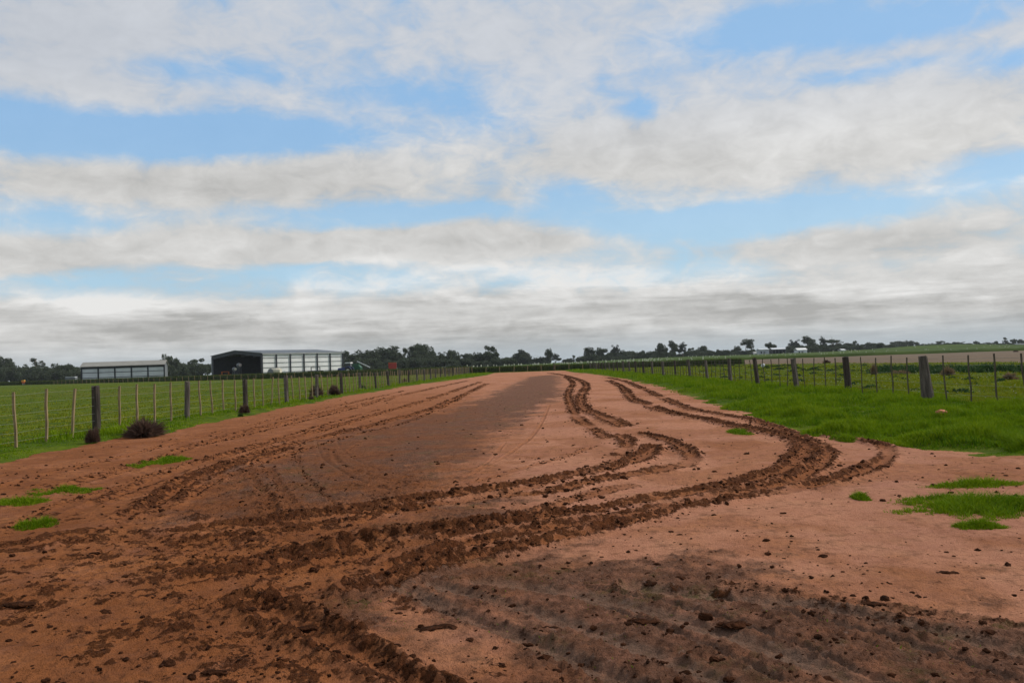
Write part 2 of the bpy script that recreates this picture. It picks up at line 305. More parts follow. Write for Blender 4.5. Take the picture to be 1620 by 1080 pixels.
def tag(o,label=None,cat=None,group=None,kind=None):
    if label: o['label']=label
    if cat: o['category']=cat
    if group: o['group']=group
    if kind: o['kind']=kind
    return o
def empty(name,loc,rz=0):
    o=bpy.data.objects.new(name,None); COL.objects.link(o); o.location=loc; o.rotation_euler=(0,0,rz); o.empty_display_size=.2; return o
def copy_tree(o,parent=None):
    c=o.copy(); COL.objects.link(c); c.parent=parent
    for ch in list(o.children): copy_tree(ch,c)
    return c
# ------------------------------------------------------------------ materials
def mat(name,col,rough=.8,var=.25,scale=8,bump=.0,bscale=40,metal=0,spec=.3,col2=None,attr=None,stretch=None,coord='Object',trans=0):
    m=bpy.data.materials.new(name); m.use_nodes=True; nt=m.node_tree; N=nt.nodes; L=nt.links; b=N['Principled BSDF']
    b.inputs['Roughness'].default_value=rough; b.inputs['Metallic'].default_value=metal; b.inputs['Specular IOR Level'].default_value=spec
    tc=N.new('ShaderNodeTexCoord'); mp=N.new('ShaderNodeMapping'); L.new(tc.outputs[coord],mp.inputs[0])
    if stretch: mp.inputs['Scale'].default_value=stretch
    n=N.new('ShaderNodeTexNoise'); n.inputs['Scale'].default_value=scale; n.inputs['Detail'].default_value=6; n.inputs['Roughness'].default_value=.6; L.new(mp.outputs[0],n.inputs[0])
    c2=col2 or tuple(max(0,c*(1-var*1.6)) for c in col); c1=col if col2 else tuple(min(1,c*(1+var)) for c in col)
    r=N.new('ShaderNodeMapRange'); r.inputs[1].default_value=.3; r.inputs[2].default_value=.7; L.new(n.outputs[0],r.inputs[0])
    mx=N.new('ShaderNodeMix'); mx.data_type='RGBA'; mx.inputs[6].default_value=(*c2,1); mx.inputs[7].default_value=(*c1,1)
    if attr:
        a=N.new('ShaderNodeAttribute'); a.attribute_name=attr; ad=N.new('ShaderNodeMath'); ad.operation='MULTIPLY_ADD'; L.new(r.outputs[0],ad.inputs[0]); ad.inputs[1].default_value=.5
        h=N.new('ShaderNodeMath'); h.operation='MULTIPLY'; h.inputs[1].default_value=.5; L.new(a.outputs['Fac'],h.inputs[0]); L.new(h.outputs[0],ad.inputs[2]); L.new(ad.outputs[0],mx.inputs[0])
    else: L.new(r.outputs[0],mx.inputs[0])
    L.new(mx.outputs[2],b.inputs['Base Color'])
    if bump:
        n2=N.new('ShaderNodeTexNoise'); n2.inputs['Scale'].default_value=bscale; n2.inputs['Detail'].default_value=5; L.new(mp.outputs[0],n2.inputs[0])
        bp=N.new('ShaderNodeBump'); bp.inputs['Strength'].default_value=bump; bp.inputs['Distance'].default_value=.02; L.new(n2.outputs[0],bp.inputs['Height']); L.new(bp.outputs[0],b.inputs['Normal'])
    return m
class NG:
    """short-hand for node graphs in world space"""
    def __init__(s,name):
        s.m=bpy.data.materials.new(name); s.m.use_nodes=True; s.nt=s.m.node_tree; s.N=s.nt.nodes; s.L=s.nt.links; s.b=s.N['Principled BSDF']
        s.g=s.N.new('ShaderNodeNewGeometry').outputs['Position']
    def put(s,sk,v):
        if isinstance(v,(int,float,tuple)): sk.default_value=v
        else: s.L.new(v,sk)
    def noise(s,sc,det=5,ro=.6,vec=None,stretch=None):
        n=s.N.new('ShaderNodeTexNoise'); n.inputs['Scale'].default_value=sc; n.inputs['Detail'].default_value=det; n.inputs['Roughness'].default_value=ro
        v=s.g
        if stretch:
            mp=s.N.new('ShaderNodeMapping'); mp.inputs['Scale'].default_value=stretch; s.L.new(v,mp.inputs[0]); v=mp.outputs[0]
        s.L.new(v,n.inputs[0]); return n.outputs[0]
    def attr(s,a): n=s.N.new('ShaderNodeAttribute'); n.attribute_name=a; return n.outputs['Fac']
    def rng(s,x,a,b,c=0,d=1):
        n=s.N.new('ShaderNodeMapRange'); s.put(n.inputs[0],x)
        for i,v in enumerate((a,b,c,d)): n.inputs[i+1].default_value=v
        return n.outputs[0]
    def m2(s,op,a,b,c=None):
        n=s.N.new('ShaderNodeMath'); n.operation=op; s.put(n.inputs[0],a); s.put(n.inputs[1],b)
        if c is not None: s.put(n.inputs[2],c)
        return n.outputs[0]
    def mix(s,f,a,b,mode='MIX'):
        n=s.N.new('ShaderNodeMix'); n.data_type='RGBA'; n.blend_type=mode; n.clamp_factor=True; s.put(n.inputs[0],f); s.put(n.inputs[6],a); s.put(n.inputs[7],b); return n.outputs[2]
def mat_dirt():
    g=NG('red_dirt'); mud=g.attr('mud'); wet=g.attr('wet'); org=g.attr('orange'); smo=g.attr('smooth'); rut=g.attr('rut')
    n_l=g.noise(.35,4,.55); n_m=g.noise(2.3,7,.68); n_x=g.noise(7,8,.72); n_f=g.noise(26,6,.7); n_g=g.noise(95,3,.6); n_s=g.noise(48,3,.5); n_t=g.noise(17,4,.6)
    dry=g.mix(g.rng(n_l,.38,.62),(.43,.190,.108,1),(.38,.168,.104,1))
    dry=g.mix(g.rng(n_m,.42,.68,0,.7),dry,(.50,.235,.130,1))
    dry=g.mix(g.rng(n_x,.50,.68,0,.55),dry,(.24,.095,.048,1))
    dry=g.mix(g.rng(n_t,.60,.68,0,.55),dry,(.15,.058,.030,1))
    dry=g.mix(g.rng(n_s,.63,.70,0,.7),dry,(.11,.042,.022,1))
    br=g.mix(g.rng(n_m,.36,.62),(.23,.078,.024,1),(.34,.125,.045,1)); br=g.mix(g.rng(n_x,.46,.64,0,.8),br,(.135,.048,.020,1)); br=g.mix(g.rng(n_s,.58,.68,0,.7),br,(.07,.026,.012,1))
    dry=g.mix(g.m2('MULTIPLY',org,g.rng(n_m,.30,.55,.45,1)),dry,br)
    wc=g.mix(g.rng(n_m,.38,.62),(.115,.050,.027,1),(.180,.086,.052,1))
    wc=g.mix(g.rng(n_x,.46,.66,0,.6),wc,(.085,.036,.020,1)); wc=g.mix(g.rng(n_s,.60,.70,0,.7),wc,(.035,.018,.012,1))
    wc=g.mix(g.rng(n_t,.60,.72,0,.6),wc,(.25,.16,.12,1))
    wc=g.mix(g.m2('MULTIPLY',smo,g.rng(n_x,.35,.6,.9,.25)),wc,(.21,.135,.095,1))
    gn=g.noise(1.1,5,.7); wc=g.mix(g.m2('MULTIPLY',g.rng(gn,.53,.66),g.rng(g.noise(14,4,.7),.42,.6,0,.5)),wc,(.085,.095,.015,1))
    c=g.mix(g.m2('ADD',wet,g.m2('ADD',g.rng(n_m,.4,.6,-.28,.22),g.rng(n_x,.38,.62,-.32,.28))),dry,wc)
    rc=g.mix(g.rng(n_m,.38,.62),(.165,.055,.019,1),(.25,.088,.031,1)); rc=g.mix(g.rng(n_x,.5,.68,0,.7),rc,(.065,.024,.011,1)); c=g.mix(g.m2('MULTIPLY',rut,g.rng(n_x,.32,.55,1,.72)),c,rc)
    mc=g.mix(g.rng(n_x,.34,.56),(.060,.021,.009,1),(.150,.050,.019,1)); mc=g.mix(g.rng(n_m,.45,.62,0,.6),mc,(.20,.074,.028,1)); mc=g.mix(g.rng(n_f,.52,.66,0,.8),mc,(.026,.010,.005,1)); mc=g.mix(g.rng(n_s,.60,.68,0,.5),mc,(.27,.12,.055,1))
    mf=g.rng(g.m2('ADD',mud,g.m2('ADD',g.rng(n_f,.35,.65,-.22,.22),g.rng(n_x,.35,.65,-.36,.36))),.52,.80)
    c=g.mix(mf,c,mc)
    g.L.new(c,g.b.inputs['Base Color'])
    ro=g.m2('SUBTRACT',1.0,g.m2('MULTIPLY',wet,.14)); g.L.new(ro,g.b.inputs['Roughness'])
    g.b.inputs['Specular IOR Level'].default_value=.06
    h=g.m2('MULTIPLY_ADD',n_f,g.m2('ADD',g.m2('MULTIPLY_ADD',mf,1.6,.5),wet),g.m2('MULTIPLY_ADD',n_g,.5,g.m2('MULTIPLY',n_x,g.m2('MULTIPLY_ADD',mf,2.0,.8))))
    bp=g.N.new('ShaderNodeBump'); bp.inputs['Strength'].default_value=1.0; bp.inputs['Distance'].default_value=.03; g.L.new(h,bp.inputs['Height']); g.L.new(bp.outputs[0],g.b.inputs['Normal'])
    return g.m
def mat_field():
    g=NG('pasture'); n1=g.noise(.08,5,.6); n2=g.noise(1.2,6,.65); n3=g.noise(9,5,.7); nb=g.noise(.035,4,.55)
    c=g.mix(g.rng(n1,.4,.6),(.080,.122,.006,1),(.135,.152,.010,1))
    c=g.mix(g.rng(n2,.42,.66),c,(.038,.070,.012,1)); c=g.mix(g.rng(n3,.45,.7,0,.7),c,(.028,.046,.010,1))
    c=g.mix(g.rng(nb,.55,.68,0,.5),c,(.115,.095,.030,1))
    g.L.new(c,g.b.inputs['Base Color']); g.b.inputs['Roughness'].default_value=.95; g.b.inputs['Specular IOR Level'].default_value=.03
    bp=g.N.new('ShaderNodeBump'); bp.inputs['Strength'].default_value=.8; bp.inputs['Distance'].default_value=.06; g.L.new(n3,bp.inputs['Height']); g.L.new(bp.outputs[0],g.b.inputs['Normal'])
    return g.m
def mat_plough():
    g=NG('ploughed_soil'); n1=g.noise(.1,4); n2=g.noise(1.5,6,.7,stretch=(1,.15,1))
    c=g.mix(g.rng(n1,.35,.65),(.125,.088,.055,1),(.160,.115,.070,1)); c=g.mix(g.rng(n2,.4,.65,0,.6),c,(.10,.062,.040,1)); c=g.mix(g.rng(g.noise(.5,5,.7),.6,.7,0,.5),c,(.09,.085,.03,1))
    g.L.new(c,g.b.inputs['Base Color']); g.b.inputs['Roughness'].default_value=.95; g.b.inputs['Specular IOR Level'].default_value=.1; return g.m
def mat_grass(name,a,b,c_,sc=.7):
    g=NG(name); r=g.attr('rnd'); n=g.noise(sc,4,.6)
    c=g.mix(g.rng(n,.38,.62),(*a,1),(*b,1)); c=g.mix(g.m2('MULTIPLY',r,r),c,(*c_,1))
    g.L.new(c,g.b.inputs['Base Color']); g.b.inputs['Roughness'].default_value=.7; g.b.inputs['Specular IOR Level'].default_value=.05
    t=g.N.new('ShaderNodeBsdfTranslucent'); g.L.new(c,t.inputs[0]); ms=g.N.new('ShaderNodeMixShader'); ms.inputs[0].default_value=.3
    g.L.new(g.b.outputs[0],ms.inputs[1]); g.L.new(t.outputs[0],ms.inputs[2]); g.L.new(ms.outputs[0],g.N['Material Output'].inputs[0]); return g.m
M_DIRT=mat_dirt(); M_FIELD=mat_field(); M_PLOUGH=mat_plough()
M_VERGE=mat_grass('verge_grass',(.062,.142,.004),(.145,.235,.004),(.20,.27,.008))
M_PADD=mat_grass('paddock_grass',(.110,.165,.006),(.175,.205,.008),(.23,.22,.020),.3)
M_CROP=mat_grass('crop_green',(.035,.052,.014),(.060,.085,.018),(.10,.12,.03),.1)
M_CROP2=mat_grass('crop_top',(.060,.098,.016),(.090,.135,.020),(.11,.15,.03),.05)
M_THISTLE=mat_grass('thistle',(.022,.050,.018),(.035,.075,.022),(.06,.10,.035),1.5)
M_STRAW=mat_grass('straw',(.17,.115,.065),(.22,.15,.085),(.28,.2,.12),3)
M_TWIG=mat_grass('dry_twig',(.075,.045,.033),(.11,.066,.050),(.17,.11,.08),3)
M_LEAF=mat_grass('gum_leaves',(.042,.056,.030),(.060,.078,.044),(.090,.108,.066),.2)
M_LEAF2=mat_grass('grey_leaves',(.045,.058,.042),(.060,.072,.052),(.080,.092,.070),.2)
M_BARK=mat('bark',(.14,.115,.095),.9,.4,1.5); M_DEAD=mat('dead_wood',(.17,.15,.135),.9,.3,1.5)
M_POST=mat('weathered_post',(.16,.13,.105),.92,.5,3,.8,25,stretch=(5,5,.7),col2=(.035,.027,.021))
M_POSTD=mat('dark_post',(.085,.065,.05),.92,.5,3,.8,25,stretch=(5,5,.7),col2=(.02,.015,.012))
M_DROP=mat('pale_dropper',(.27,.195,.10),.88,.3,6,.4,40,stretch=(4,4,.6)); M_DROPD=mat('dark_dropper',(.10,.08,.055),.9,.35,6,.4,40,stretch=(4,4,.6))
M_WIRE=mat('wire',(.26,.26,.22),.5,.15,5,metal=.3)
M_CLOD=mat('clod',(.070,.026,.012),.95,.4,12,.8,60,col2=(.014,.006,.003),spec=.03)
M_WHITE=mat('white_sheeting',(.80,.79,.75),.6,.08,.35); M_WHITE2=mat('grey_white_sheeting',(.58,.60,.61),.6,.1,.3)
M_STEEL=mat('dark_steel',(.028,.032,.038),.6,.2,1); M_ROOF=mat('grey_roof',(.11,.12,.13),.5,.12,.4,metal=.2); M_ROOF2=mat('cream_roof',(.27,.255,.22),.5,.1,.4); M_TRIM=mat('pale_trim',(.45,.46,.45),.5,.1,1)
M_GREEN=mat('green_paint',(.02,.09,.04),.4,.2,2,spec=.5); M_BLUE=mat('blue_paint',(.02,.035,.16),.4,.2,2,spec=.5); M_RED=mat('red_paint',(.36,.035,.02),.45,.2,1.5); M_ORANGE=mat('orange_paint',(.55,.14,.02),.45,.2,2)
M_TYRE=mat('tyre',(.02,.02,.02),.85,.2,3); M_RIM=mat('pale_rim',(.5,.49,.42),.5,.1,2); M_GLASS=mat('dark_glass',(.02,.025,.03),.12,.1,1,spec=.6); M_CREAM=mat('cream_tank',(.6,.55,.42),.45,.12,1.2); M_PINK=mat('faded_tank',(.50,.42,.38),.5,.15,1.5); M_GREY=mat('grey_metal',(.15,.16,.17),.5,.15,1)
# ------------------------------------------------------------------ land
def land():
    a=[0.0]; 
    while a[-1]<6500:
        x=a[-1]; st=.013 if x<2.4 else min(.030,.013+(x-2.4)*.004) if x<11.5 else max(.03,(x-11.5)*.06)
        a.append(x+st)
    xs=np.array(a); xs=np.concatenate([-xs[:0:-1],xs])
    b=[2.6]
    while b[-1]<7000:
        y=b[-1]; b.append(y*1.0038 if y<165 else y*1.03)
    ys=np.array([-60,-30,-15,-8,-4,-2,0,1,1.6,2.1]+b)
    X,Y=np.meshgrid(xs,ys); nx,ny=len(xs),len(ys)
    z,road,mud,wet,org,gr,pl,smo,rut=terrain(X,Y)
    V=np.stack([X.ravel(),Y.ravel(),z],1)
    i=np.arange(nx-1)[None,:]+nx*np.arange(ny-1)[:,None]; i=i.ravel(); F=np.stack([i,i+1,i+nx+1,i+nx],1)
    rc=road[F].mean(1); pc=pl[F].mean(1)
    kinds=np.where(rc>0,1,np.where(pc>0,2,0))
    for k,(nm,mt) in enumerate((('ground',M_FIELD),('dirt_road',M_DIRT),('ploughed_field',M_PLOUGH))):
        f=F[kinds==k]; used,inv=np.unique(f,return_inverse=True); f=inv.reshape(f.shape)
        o=mesh_np(nm,V[used],f,[mt],attrs=dict(mud=mud[used],wet=wet[used],orange=org[used],smooth=smo[used],rut=rut[used]) if k==1 else None)
        tag(o,kind='structure')
land()
# ------------------------------------------------------------------ grass
def blades(name,P,h,w,mt,rnd=None,lean=.5,parent=None,z=None):
    """one tapered blade per point"""
    n=len(P); x=P[:,0]; y=P[:,1]
    if z is None: z=terrain(x,y,False)[0]
    an=RNG.uniform(0,2*math.pi,n); la=RNG.uniform(0,2*math.pi,n); ll=h*lean*RNG.uniform(.2,1,n)
    dx=np.cos(an)*w/2; dy=np.sin(an)*w/2; z=z-.01
    V=np.empty((n,5,3)); V[:,0]=np.stack([x-dx,y-dy,z],1); V[:,1]=np.stack([x+dx,y+dy,z],1)
    mx=x+np.cos(la)*ll*.35; my=y+np.sin(la)*ll*.35; mz=z+h*.6
    V[:,2]=np.stack([mx+dx*.7,my+dy*.7,mz],1); V[:,3]=np.stack([mx-dx*.7,my-dy*.7,mz],1); V[:,4]=np.stack([x+np.cos(la)*ll,y+np.sin(la)*ll,z+h],1)
    b=np.arange(n)*5; F=np.concatenate([np.stack([b,b+1,b+2],1),np.stack([b,b+2,b+3],1),np.stack([b+3,b+2,b+4],1)])
    r=np.repeat(RNG.uniform(0,1,n) if rnd is None else rnd,5)
    return mesh_np(name,V.reshape(-1,3),F,[mt],parent,attrs=dict(rnd=r),smooth=False)
def sample(n,x0,x1,y0,y1,p=2.0):
    """points with density falling with distance"""
    t=RNG.uniform(0,1,n); a=y0**(1-p); b=y1**(1-p); y=(a+(b-a)*t)**(1/(1-p)); x=RNG.uniform(x0,x1,n); return np.stack([x,y],1)
def grass_all():
    # verges on both sides of the dirt
    P=np.concatenate([sample(360000,0,11.6,10.4,150,2.0),sample(130000,-12.2,-1,15,150,1.8)])
    z,road,_,_,_,gr,pl,*_=terrain(P[:,0],P[:,1],False)
    k=(road<.02)&(((P[:,0]>0)&(P[:,0]<11.3+RNG.normal(0,.25,len(P))))|((P[:,0]<0)&(P[:,0]>-11.2+RNG.normal(0,.4,len(P)))))
    k&=P[:,1]<150
    P=P[k]; z=z[k]; road=road[k]; d=P[:,1]
    cl=fbm(P[:,0],P[:,1],.9,4,.55,6.)+.5*fbm(P[:,0],P[:,1]*.6,.45,2,.5,16.)
    h=np.clip(.10+cl*.30,.03,.30)*(.35+.65*sst(0,.9,-road))*RNG.uniform(.7,1.15,len(P))*np.where(P[:,0]<0,.8,1)
    w=.008+d*.00055
    o=blades('verge_grass',P,h,w,M_VERGE,z=z,lean=.7,rnd=np.clip(RNG.uniform(0,1,len(P))*.8+cl*.8,0,1)); tag(o,'thick bright green verge grass along both sides of the dirt road','grass',kind='stuff')
    # paddocks
    P=np.concatenate([sample(150000,-11,-150,16,230,1.7) if False else np.stack([-(11+RNG.uniform(0,1,190000)**1.6*110),sample(190000,0,1,14,200,1.7)[:,1]],1),
                      np.stack([11+RNG.uniform(0,1,170000)**1.3*36,sample(170000,0,1,14,150,1.7)[:,1]],1)])
    z,road,_,_,_,gr,pl,*_=terrain(P[:,0],P[:,1],False)
    k=(pl<0)&(P[:,1]<np.where(P[:,0]<-11,150+(-11-P[:,0])*.86,152)); P=P[k]; z=z[k]; d=P[:,1]
    n1=fbm(P[:,0],P[:,1],.7,4,.55,9.); rt_=P[:,0]>0
    h=np.clip(.05+n1*.16,.015,.22)*np.where(rt_,1.35,.8)*RNG.uniform(.6,1.3,len(P)); w=.012+d*.0009
    o=blades('paddock_grass',P,h,w,M_PADD,z=z,lean=1.0); tag(o,'short green pasture grass in the paddocks beyond both fences','grass',kind='stuff')
    # patches on the bare dirt: one thing each
    for (cx,cy,rx,ry),(_,_,_,_,lb) in zip(PW,PATCH):
        n=int(min(90000,max(4000,rx*ry*math.pi*24000/(1+cy*.05)))); a_=RNG.uniform(0,6.283,n); r_=RNG.uniform(0,1,n)**.5*1.25; q=np.stack([np.cos(a_)*r_,np.sin(a_)*r_],1); P=np.stack([cx+q[:,0]*rx,cy+q[:,1]*ry],1)
        r=np.hypot(q[:,0],q[:,1])+fbm(P[:,0],P[:,1],2.5,4,.65)*1.1+RNG.uniform(-.1,.1,n); P=P[r<.98]; r=np.maximum(r[r<.98],0)
        big=1.0 if 'largest' not in lb else 1.5
        if 'largest' in lb: pass
        if 'rounded' in lb: big=2.6
        h=RNG.uniform(.015,.07,len(P))*(1.15-r)*1.5*big
        o=blades('grass_patch',P,h,.004+P[:,1]*.0004,M_VERGE,lean=1.2,z=terrain(P[:,0],P[:,1])[0]); tag(o,lb,'grass patch','grass patches on the bare dirt')
    # faint sprouts in the wet mud
    P=sample(9000,-1.5,6,3.6,9,2); z,road,mud,wet,*_=terrain(P[:,0],P[:,1]); q=fbm(P[:,0],P[:,1],1.6,3,.6,50.); k=(wet>.4)&(mud<.3)&(q>.12); P=P[k]; z=z[k]
    o=blades('mud_sprouts',P,RNG.uniform(.006,.018,len(P)),.004+P[:,1]*.0005,M_VERGE,lean=1.5,z=z); tag(o,'sparse green sprouts in the wet mud of the foreground','grass sprouts',kind='stuff')
    P=sample(9000,5.0,9.5,8.5,13.5,2); z,road,*_=terrain(P[:,0],P[:,1],False); q=fbm(P[:,0],P[:,1],1.2,4,.6,70.); k=(road>0)&(q>.10); P=P[k]; z=z[k]
    o=blades('thin_sprouts',P,RNG.uniform(.006,.02,len(P)),.004+P[:,1]*.0006,M_PADD,lean=1.5,z=z); tag(o,'thin scattered green sprouts on dry dirt below the right verge','grass sprouts',kind='stuff')
grass_all()
# ------------------------------------------------------------------ clods
def lump(rng,k=2):
    import bmesh
    bm=bmesh.new(); bmesh.ops.create_icosphere(bm,subdivisions=k,radius=1); V=np.array([v.co[:] for v in bm.verts]); F=np.array([[v.index for v in f.verts] for f in bm.faces]); bm.free()
    o=rng.uniform(0,50); n=fbm(V[:,0]+V[:,2]*.7+o,V[:,1]-V[:,2]*.6+o,1.3,4,.7); V=V*(1+n[:,None]*.95); return V,F
LUMPS=[lump(np.random.default_rng(i),2) for i in range(12)]
def clods():
    pos=[]; 
    for t in TR:
        if t['churn']<.3: continue
        p=t['p']; seg=np.hypot(*(p[1:]-p[:-1]).T); cum=np.concatenate([[0],np.cumsum(seg)])
        n=int(cum[-1]*85*t['churn']); s=RNG.uniform(0,cum[-1],n); x=np.interp(s,cum,p[:,0]); y=np.interp(s,cum,p[:,1])
        j=np.clip(np.searchsorted(cum,s)-1,0,len(seg)-1); dx=(p[j+1]-p[j])/seg[j][:,None]
        off=RNG.normal(0,1,n)*t['w']*.45+np.sign(RNG.uniform(-1,1,n))*t['w']*.8
        x=x-dx[:,1]*off; y=y+dx[:,0]*off; r=.0025+RNG.exponential(.0042,n)*(1+y*.02)
        keep=(perlin(s*.5+9+t['w']*91,s*0+7.7)>-.35)&(y>2.9)
        pos+=list(zip(x[keep],y[keep],r[keep]))
    for n,(x0,x1,y0,y1),sc in ((1900,(-4,2.2,3.2,9),.0046),(550,(0,8,3.5,13),.0026),(1500,(-9,6,8,40),.007),(130,(2.6,7.5,4.5,6.6),.007)):
        q=sample(n,x0,x1,y0,y1,2); pos+=list(zip(q[:,0],q[:,1],.004+RNG.exponential(sc,n)))
    A=np.array(pos); A[:,2]=np.minimum(A[:,2],.030)
    z,road,*_=terrain(A[:,0],A[:,1]); A=A[road>.1]; z=z[road>.1]
    Vs=[];Fs=[];b=0
    for (x,y,r),zz in zip(A,z):
        V,F=LUMPS[random.randrange(12)]; a=random.uniform(0,6.28); c,s=math.cos(a),math.sin(a); sx=r*random.uniform(.8,1.7); sy=r*random.uniform(.7,1.2); sz=r*random.uniform(.45,.95)
        q=V*(sx,sy,sz); Vs.append(np.stack([q[:,0]*c-q[:,1]*s+x,q[:,0]*s+q[:,1]*c+y,q[:,2]+zz+sz*.05],1)); Fs.append(F+b); b+=len(V)
    o=mesh_np('mud_clods',np.concatenate(Vs),np.concatenate(Fs),[M_CLOD],smooth=False); tag(o,'loose dark mud clods thrown up along the tyre tracks','mud',kind='stuff')
    # large single clods: a low heap of lumps each
    for px,py,wpx,lb in ((1015,986,60,'long dark mud clod lying on grey wet mud near the bottom centre'),(1500,907,36,'dark mud clod alone on the smooth dry dirt at right'),(1358,984,60,'flat black mud clod at the border of wet and dry dirt'),
        (1158,994,60,'black lumpy mud clod right of the long central one'),(1225,996,44,'thin black clod touching the lumpy one on its right'),(1385,960,46,'small dark clod behind the flat black one'),(27,962,60,'big dark clod pile at the left frame edge'),
        (235,945,40,'small dark clod ridge at lower left of the track crossing'),(870,996,44,'narrow dark clod beside the deep wet rut'),(490,990,44,'dark clod at the top end of the deep bottom rut'),(340,1070,46,'round dark clod cut by the bottom frame edge'),
        (690,992,70,'thin dark mud streak lying across the brown wet dirt'),(985,758,16,'cube-like clod standing on the edge of the upper churned track'),(920,756,14,'chunky clod topping the upper track left of its bend'),(962,745,12,'chunky clod on the upper track just before its bend'),(1073,722,0,'')):
        if not wpx: continue
        x,y=gp(px,py); r=wpx*y/FOC/2; vs=[];fs=[];b=0; n=9 if wpx>20 else 3
        for k in range(n):
            V,F=LUMPS[random.randrange(12)]; t=(k/(n-1)*2-1); rr=r*(.42 if n>3 else .6)*(1-.5*t*t)*random.uniform(.6,1.1); hh=rr*(.32 if n>3 else .8)
            if 'thin' in lb or 'flat' in lb: hh*=.6
            vs.append(np.stack([V[:,0]*rr+t*r*.8,V[:,1]*rr*.8+random.uniform(-.25,.25)*r,V[:,2]*hh+hh*.25],1)); fs.append(F+b); b+=len(V)
        o=mesh_np('mud_clod',np.concatenate(vs),np.concatenate(fs),[M_CLOD],smooth=False); o.location=(x,y,HZ(x,y)); tag(o,lb,'mud clod','large mud clods')
clods()
# ------------------------------------------------------------------ fences
def post_mb(h,r0_,r1_,seed,n=10,square=False):
    rg=random.Random(seed); mb=MB(); b=0; K=7
    for i in range(K):
        t=i/(K-1); z=-.25+t*(h+.25); r=r0_+(r1_-r0_)*t
        for k in range(n):
            a=2*math.pi*k/n; q=1+.16*perlin(np.array([math.cos(a)*1.3+seed*3.1]),np.array([math.sin(a)*1.3+z*.5+seed]))[0]*1.6+rg.uniform(-.03,.03)
            sq=1/max(abs(math.cos(a)),abs(math.sin(a)))**.5 if square else 1
            mb.v.append((math.cos(a)*r*q*sq,math.sin(a)*r*q*sq,z+(rg.uniform(-.03,.02) if i==K-1 else 0)))
    for i in range(K-1):
        for k in range(n): mb.f.append((i*n+k,i*n+(k+1)%n,(i+1)*n+(k+1)%n,(i+1)*n+k))
    mb.v.append((0,0,h+.01)); c=len(mb.v)-1
    for k in range(n): mb.f.append(((K-1)*n+k,(K-1)*n+(k+1)%n,c))
    return mb
def fence(label,X,Ys,hp,spec,drop_mat,wires,wz,lean,group,dropw,first_special=None,droph=None):
    root=empty('wire_fence',(X,Ys[0],0)); tag(root,label,'fence')
    protos=[]
    rg=random.Random(int(X*10)&255)
    nd=0; tops={}
    for i,y in enumerate(Ys):
        gz=HZ(X,y)
        r=spec(i,rg); o=post_mb(hp*rg.uniform(.96,1.04),r[0],r[1],i+3+(X>0)*50,12).build('post',r[2],root); o.location=(rg.uniform(-.04,.04),y-Ys[0],gz); o.rotation_euler=(rg.gauss(0,.02),rg.gauss(lean,.035),rg.uniform(0,6)*0)
        if r[3]: o['label']=r[3]
    dpm=[]
    for k in range(5):
        mb=MB(); h=droph or hp*.98
        w=dropw; pts=[(0,0,-.1)]+[(rg.gauss(0,.012),rg.gauss(0,.01),h*t) for t in (.35,.7)]+[(0,0,h*rg.uniform(.98,1.02))]
        mb.tube([(p[0],p[1],p[2]) for p in pts],w*.7,4); m=mb.build('dropper',drop_mat,root); dpm.append(m.data); bpy.data.objects.remove(m)
    for i in range(len(Ys)-1):
        for j in range(1,5):
            if nd>=100: break
            y=Ys[i]+(Ys[i+1]-Ys[i])*j/5+rg.uniform(-.06,.06)
            o=bpy.data.objects.new('dropper',dpm[rg.randrange(5)]); COL.objects.link(o); o.parent=root; o.location=(rg.uniform(-.02,.02),y-Ys[0],HZ(X,y)); o.rotation_euler=(rg.gauss(0,.03),rg.gauss(lean*.6,.03),.785+rg.gauss(0,.1)); nd+=1
    for zz in wz:
        pts=[]
        for i,y in enumerate(Ys):
            for j in range(5 if i<len(Ys)-1 else 1):
                yy=y+(Ys[min(i+1,len(Ys)-1)]-y)*j/5; pts.append((rg.uniform(-.01,.01),yy-Ys[0],HZ(X,yy)*.6+zz*hp+rg.uniform(-.008,.008)))
        MB().tube(pts,wires,5).build('wire',M_WIRE,root)
    return root
def specL(i,rg):
    r=rg.uniform(.08,.105); m=M_POSTD if i in (1,8,11) or rg.random()<.25 else M_POST
    return (r,r*.93,m,None)
def specR(i,rg):
    if i==1: return (.17,.105,M_POST,'thick tapering split post, the stoutest of its fence')
    r=rg.uniform(.085,.115); return (r,r*.9,M_POST if rg.random()<.7 else M_POSTD,None)
YL=[20.7+5.45*k for k in range(-1,25)]; YR=[23.4+5.7*k for k in range(-1,24)]
fence('long post and wire fence with pale droppers along the left side of the road',-10.6,YL,1.16,specL,M_DROP,.0022,(.12,.28,.44,.6,.78,.95),0.0,None,.048)
fence('long post and wire fence with thick leaning grey posts right of the road',10.8,YR,1.22,specR,M_DROPD,.003,(.2,.4,.6,.8,.93),-.055,None,.030)
def cross_fence(label,P0,P1,n,h,dark=()):
    a=Vector((*P0,0)); b=Vector((*P1,0)); root=empty('wire_fence',a); tag(root,label,'fence'); rg=random.Random(n)
    m=MB().tube([(0,0,-.1),(rg.gauss(0,.03),0,h*.5),(0,0,h)],.045,4).build('post',M_DROP,root); me=m.data
    for i in range(n):
        p=(b-a)*(i/(n-1))
        if i==0: o=m
        else: o=bpy.data.objects.new('post',me); COL.objects.link(o); o.parent=root
        o.location=(p.x,p.y,HZ(a.x+p.x,a.y+p.y)); o.rotation_euler=(rg.gauss(0,.05),rg.gauss(0,.06),0); o.scale=(1,1,rg.uniform(.85,1.15))
    for zz in (.3,.6,.92):
        MB().tube([(*( (b-a)*t)[:2],HZ(a.x,a.y)+h*zz) for t in (0,.25,.5,.75,1)],.008,4).build('wire',M_WIRE,root)
    return root
cross_fence('low fence of thin pale stakes in front of the crop across the left paddock',(-13,150.5),(-150,267),60,1.15)
